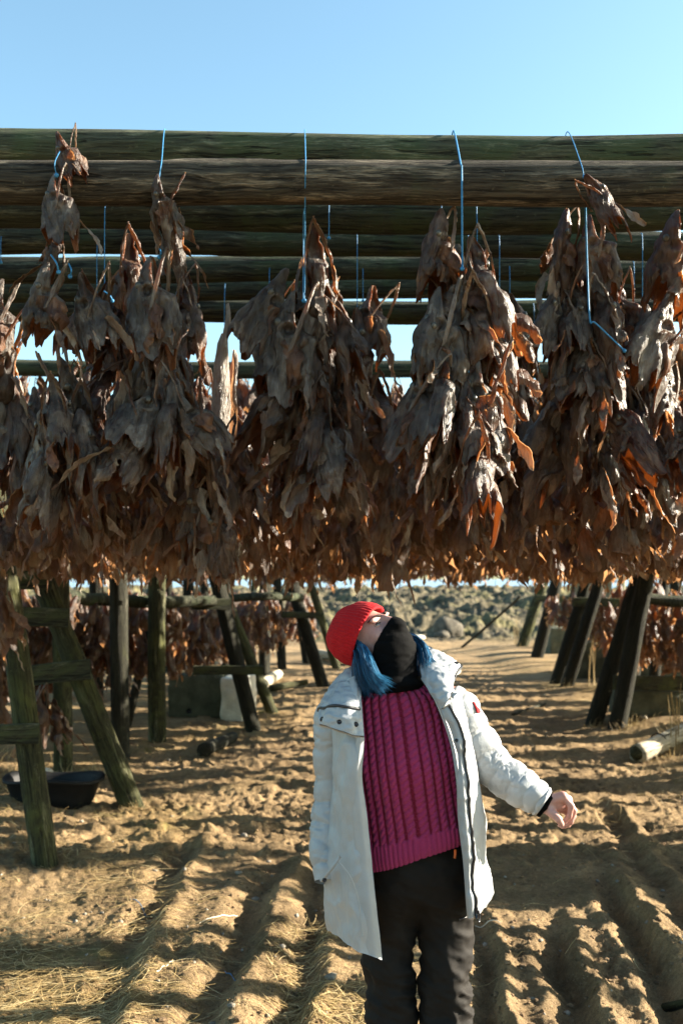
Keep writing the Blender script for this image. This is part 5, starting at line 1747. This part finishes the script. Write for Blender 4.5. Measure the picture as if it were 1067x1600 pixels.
# ---- white parka
def ctl(rows_): return np.array([[Q(a, b, c_) for a, b, c_ in r_] for r_ in rows_])
JR = [
    [(560, 1056, -.06), (552, 1058, -.055), (538, 1072, .01), (556, 1068, .08), (615, 1050, .105), (668, 1050, .095), (700, 1066, .04), (684, 1058, -.03), (660, 1056, -.065)],
    [(564, 1098, -.115), (545, 1098, -.105), (512, 1098, .0), (538, 1095, .11), (622, 1090, .14), (700, 1092, .12), (726, 1095, .02), (712, 1090, -.07), (683, 1095, -.115)],
    [(568, 1160, -.148), (545, 1160, -.14), (516, 1150, .0), (530, 1150, .12), (628, 1150, .155), (708, 1150, .13), (734, 1150, .02), (724, 1150, -.09), (706, 1155, -.135)],
    [(565, 1215, -.158), (545, 1215, -.15), (518, 1215, -.02), (530, 1215, .13), (632, 1215, .165), (715, 1215, .135), (744, 1215, .02), (733, 1215, -.10), (717, 1215, -.15)],
    [(573, 1275, -.162), (548, 1275, -.155), (520, 1280, -.03), (530, 1280, .14), (637, 1280, .17), (720, 1280, .14), (757, 1282, .02), (742, 1280, -.10), (720, 1280, -.15)],
    [(579, 1340, -.165), (550, 1340, -.16), (514, 1345, -.04), (528, 1340, .145), (640, 1340, .18), (725, 1335, .15), (756, 1336, .02), (746, 1338, -.10), (727, 1340, -.15)],
    [(585, 1405, -.168), (552, 1405, -.165), (511, 1405, -.04), (528, 1400, .15), (640, 1390, .19), (728, 1375, .155), (764, 1375, .02), (752, 1385, -.10), (731, 1392, -.15)],
    [(591, 1455, -.170), (555, 1450, -.168), (512, 1436, -.035), (528, 1430, .15), (640, 1420, .19), (728, 1402, .155), (763, 1400, .02), (752, 1412, -.10), (733, 1420, -.145)],
    [(596, 1498, -.166), (556, 1484, -.168), (516, 1456, -.03), (530, 1450, .145), (640, 1440, .185), (728, 1418, .15), (757, 1412, .02), (748, 1426, -.095), (735, 1434, -.14)]]
Gj = patch(ctl(JR), 170, 230)
N = grid_normals(Gj)
if (N[100, 30] @ np.array([0, -1, 0])) < 0: N = -N
p = Gj * np.array([10, 10, 4.0])
drape = .010 * fbm(p, 3, 51) + .005 * (1 - 2 * np.abs(fbm(Gj * np.array([14, 14, 9]) + 5, 3, 52)))
edge = np.minimum(np.arange(230), np.arange(230)[::-1])[None, :] / 12.0
drape = drape * np.clip(edge, .1, 1)
Gj = Gj + N * drape[..., None]
m = PMB()
def shell(m, Gd, N, th, **at):
    n_, k_ = Gd.shape[:2]
    f = grid_faces(n_, k_)
    b0 = m.n
    m.add(Gd.reshape(-1, 3), f, **at)
    m.add((Gd - N * th).reshape(-1, 3), f[:, ::-1], **at)
    nn = n_ * k_
    idx = np.arange(nn).reshape(n_, k_)
    for line, fl in ((idx[0], 0), (idx[-1], 1), (idx[:, 0], 1), (idx[:, -1], 0)):
        a_, b_ = line[:-1] + b0, line[1:] + b0
        qd = np.stack([a_, b_, b_ + nn, a_ + nn], 1)
        m.Q.append(qd if fl else qd[:, ::-1])
shell(m, Gj, N, .010)
jacket = m.build('parka', M['parka'])

def sleeve(pts, radii, seed, n=150, seg=56, bands=9):
    c_ = catmull(np.array(pts), n)
    r_ = catmull(np.array(radii, float)[:, None], n)[:, 0]
    g_ = tube_grid(c_, r_, seg)
    nrm = g_ - c_[:, None]; nrm /= np.linalg.norm(nrm, axis=-1, keepdims=True)
    u = np.linspace(0, 1, n)[:, None]
    a_ = np.linspace(0, 2 * np.pi, seg, endpoint=False)[None, :]
    wv_ = u * bands + .30 * vnoise(np.stack([np.cos(a_) + 0 * u, np.sin(a_) + 0 * u, u * 4 + seed + 0 * a_], -1), seed)
    puff = np.abs(np.sin(np.pi * wv_)) ** .45
    cr = 1 - 2 * np.abs(fbm(g_ * np.array([17, 17, 30]) + seed, 3, seed + 2))
    cr2 = 1 - np.abs(fbm(g_ * np.array([9, 9, 26]) + seed * 1.7 + .02 * fbm(g_ * 60, 2, 3)[..., None] * 9, 3, seed + 12, .5))
    g_ = g_ + nrm * (.0060 * (puff - .8) + .0018 * cr - .0035 * sst(.80, 1.0, cr2) + .006 * fbm(g_ * 9 + seed, 2, seed + 4))[..., None] * (.25 + .75 * sst(1.0, .93, u))[..., None]
    return g_, c_, r_
m = PMB()
g_, c_, r_ = sleeve([Q(546, 1098, .03), Q(528, 1125, .02), Q(522, 1165, .02), Q(522, 1230, .03), Q(518, 1290, .01), Q(513, 1340, -.03), Q(512, 1378, -.06)], [.058, .064, .058, .056, .058, .050, .036], 3)
m.add(g_.reshape(-1, 3), grid_faces(g_.shape[0], g_.shape[1], False, True))
sl_l = m.build('sleeve', M['parka'], jacket)
m = PMB()
g_, c_, r_ = sleeve([Q(694, 1092, .04), Q(712, 1112, .03), Q(735, 1150, .03), Q(768, 1194, .02), Q(806, 1224, -.005), Q(838, 1247, -.025), Q(849, 1255, -.03)], [.058, .066, .064, .060, .052, .044, .040], 8)
m.add(g_.reshape(-1, 3), grid_faces(g_.shape[0], g_.shape[1], False, True))
sl_r = m.build('sleeve', M['parka'], jacket)
m = PMB()
dcuff = (c_[-1] - c_[-8]); dcuff /= np.linalg.norm(dcuff)
g_ = tube_grid(np.array([c_[-1] + dcuff * s_ for s_ in (-.02, .000, .010, .013, .010, -.01)]), np.array([.036, .037, .0365, .034, .031, .030]), 40)
g_ = g_ + .0012 * np.cos(np.linspace(0, 2 * np.pi, 40, endpoint=False) * 20)[None, :, None]
m.add(g_.reshape(-1, 3), grid_faces(6, 40, False, True))
m.build('knit_cuff', M['black_fleece'], sl_r)

def collar(rows_, seed, th=.012, nr=70, nc=80):
    Gc = patch(ctl(rows_), nr, nc)
    N = grid_normals(Gc)
    if (N[nr // 2, nc // 2] @ np.array([0, -1, .3])) < 0: N = -N
    u = np.linspace(0, 1, nr)[:, None]; v = np.linspace(0, 1, nc)[None, :]
    puff = .007 * np.sin(np.pi * u) ** .5 * np.sin(np.pi * v) ** .4 * 1.3
    cr = .0038 * (1 - 2 * np.abs(fbm(Gc * np.array([22, 22, 34]) + seed, 3, seed)))
    return Gc + N * (puff + cr * np.clip(np.minimum(u, 1 - u) * 8, .15, 1))[..., None], N
CL = [[(566, 1036, .03), (564, 1070, -.07), (565, 1105, -.13), (569, 1150, -.172)],
      [(548, 1042, .03), (541, 1074, -.065), (541, 1108, -.15), (549, 1147, -.182)],
      [(532, 1056, .03), (514, 1088, -.05), (514, 1114, -.135), (524, 1139, -.172)],
      [(524, 1068, .03), (502, 1102, -.03), (497, 1117, -.10), (499, 1131, -.135)]]
Gc, N = collar(CL, 5)
m = PMB(); shell(m, Gc, N, .014); col_l = m.build('collar', M['parka'], jacket)
def on_patch(Gd, N, uv, off):
    out = []
    for u, v in uv:
        i, j = u * (Gd.shape[0] - 1), v * (Gd.shape[1] - 1)
        out.append(Gd[int(round(i)), int(round(j))] + N[int(round(i)), int(round(j))] * off)
    return catmull(np.array(out)[::4], 60)
m = PMB()
uv = [(1.0 - .98 * k / 29, .50 + .20 * (1 - (1 - k / 29.) ** 1.6)) for k in range(30)]
add_tube(m, on_patch(Gc, N, uv, .002), .0040, 8)
m.build('zipper', M['zip'], col_l)
def snap(c_, nrm, r, parent):
    m_ = PMB()
    nrm = np.asarray(nrm) / np.linalg.norm(nrm)
    add_tube(m_, [c_ - nrm * .003, c_ + nrm * .0015, c_ + nrm * .003], [r, r, r * .7], 18)
    m_.build('snap_button', M['snap'], parent)
for u, v in ((.88, .83), (.52, .86), (.20, .88)):
    i, j = int(u * 69), int(v * 79)
    snap(Gc[i, j], N[i, j], .0068, col_l)
CR = [[(662, 1012, .07), (655, 1040, -.03), (667, 1075, -.10), (688, 1108, -.145)],
      [(680, 1016, .06), (676, 1040, -.03), (683, 1066, -.115), (697, 1100, -.160)],
      [(700, 1026, .05), (700, 1042, -.02), (700, 1060, -.10), (703, 1090, -.155)],
      [(714, 1036, .04), (721, 1042, .0), (712, 1053, -.06), (706, 1080, -.14)]]
Gc, N = collar(CR, 9)
m = PMB(); shell(m, Gc, N, .014); col_r = m.build('collar', M['parka'], jacket)
i, j = int(.86 * 69), int(.30 * 79)
snap(Gc[i, j], N[i, j], .0068, col_r)
m = PMB(); add_tube(m, on_patch(Gc, N, [(1.0, .25 + .70 * k / 19) for k in range(20)], .001), .0036, 8); m.build('zipper', M['zip'], col_r)
# collar standing round the back of the neck
CB = [[(548, 1062, .03), (580, 1052, .12), (630, 1044, .15), (668, 1050, .11), (690, 1066, .04)],
      [(556, 1046, .04), (585, 1036, .13), (635, 1026, .155), (668, 1030, .11), (684, 1044, .05)],
      [(566, 1034, .04), (590, 1024, .125), (637, 1012, .145), (664, 1012, .10), (672, 1022, .06)]]
Gc, N = collar(CB, 14, nr=30, nc=60)
m = PMB(); shell(m, Gc, N, .014); m.build('collar_back', M['parka'], jacket)

# front facing with its zip on the right-hand side of the opening
FE = [[(664, 1062, -.075), (672, 1066, -.085), (680, 1070, -.088)], [(688, 1108, -.138), (696, 1106, -.146), (702, 1104, -.142)], [(706, 1150, -.150), (714, 1148, -.160), (721, 1146, -.152)],
      [(716, 1210, -.165), (722, 1210, -.172), (729, 1210, -.162)], [(719, 1275, -.165), (726, 1275, -.172), (733, 1275, -.162)], [(726, 1340, -.165), (732, 1340, -.170), (739, 1340, -.160)],
      [(730, 1395, -.162), (735, 1394, -.168), (740, 1392, -.158)], [(733, 1434, -.155), (737, 1433, -.160), (741, 1430, -.150)]]
Gf = patch(ctl(FE), 150, 24)
N = grid_normals(Gf)
if (N[70, 12] @ np.array([0, -1, 0])) < 0: N = -N
Gf = Gf + N * (.004 * fbm(Gf * 14, 3, 77) + .003 * (1 - 2 * np.abs(fbm(Gf * np.array([20, 20, 26]), 2, 78))))[..., None]
m = PMB(); shell(m, Gf, N, .008); fac = m.build('front_facing', M['facing'], jacket)
m = PMB()
zl = Gf[8:, -2] + N[8:, -2] * .003
add_tube(m, zl, .0036, 8); m.build('zipper', M['zip'], fac)
m = PMB()
zb = zl[-1]
add_tube(m, [zb + np.array([0, -.004, .022]), zb + np.array([.001, -.006, .012]), zb + np.array([.001, -.007, -.004])], [.0055, .0045, .0028], 8)
add_tube(m, [zb + np.array([.006, -.008, .016]), zb + np.array([.008, -.010, .0]), zb + np.array([.007, -.010, -.012])], [.002, .003, .002], 8)
m.build('zip_pull', M['snap'], fac)
snap(Q(713, 1157, -.162), (0, -1, 0), .0048, fac)
# left facing fold, seam lines and pocket
FL = [[(556, 1150, -.165), (563, 1151, -.172), (569, 1152, -.165)], [(549, 1215, -.165), (558, 1215, -.176), (566, 1215, -.166)], [(552, 1280, -.168), (564, 1280, -.178), (574, 1278, -.168)],
      [(556, 1345, -.170), (570, 1345, -.180), (581, 1342, -.170)], [(560, 1410, -.174), (576, 1410, -.182), (587, 1406, -.172)], [(566, 1489, -.172), (584, 1495, -.178), (597, 1500, -.168)]]
Gf = patch(ctl(FL), 150, 24)
N = grid_normals(Gf)
if (N[70, 12] @ np.array([0, -1, 0])) < 0: N = -N
Gf = Gf + N * (.005 * fbm(Gf * np.array([12, 12, 8]), 3, 87))[..., None]
m = PMB(); shell(m, Gf, N, .007); m.build('front_facing', M['parka'], jacket)
m = PMB(); pts = catmull(np.array([Q(528, 1345, -.185), Q(548, 1372, -.190), Q(560, 1410, -.192), Q(566, 1462, -.190)]), 40); add_tube(m, pts, .0016, 6); m.build('pocket_seam', M['facing'], jacket)
m = PMB(); pts = catmull(np.array([Q(531, 1338, -.155), Q(522, 1352, -.155), Q(511, 1366, -.14), Q(502, 1376, -.12)]), 20); add_tube(m, pts, .0045, 8); m.build('pocket_opening', M['parka'], jacket)
snap(Q(507, 1375, -.135), (0, -1, 0), .0055, jacket)
m = PMB()
Gp = patch(ctl([[(737, 1096, -.02), (742, 1098, .0)], [(742, 1106, -.025), (747, 1108, -.0)], [(744, 1113, -.025), (749, 1115, .0)]]), 8, 6)
Np = grid_normals(Gp); shell(m, Gp + np.array([.004, 0, 0]), Np, .003)
m.build('sleeve_badge', M['red_knit'], sl_r)
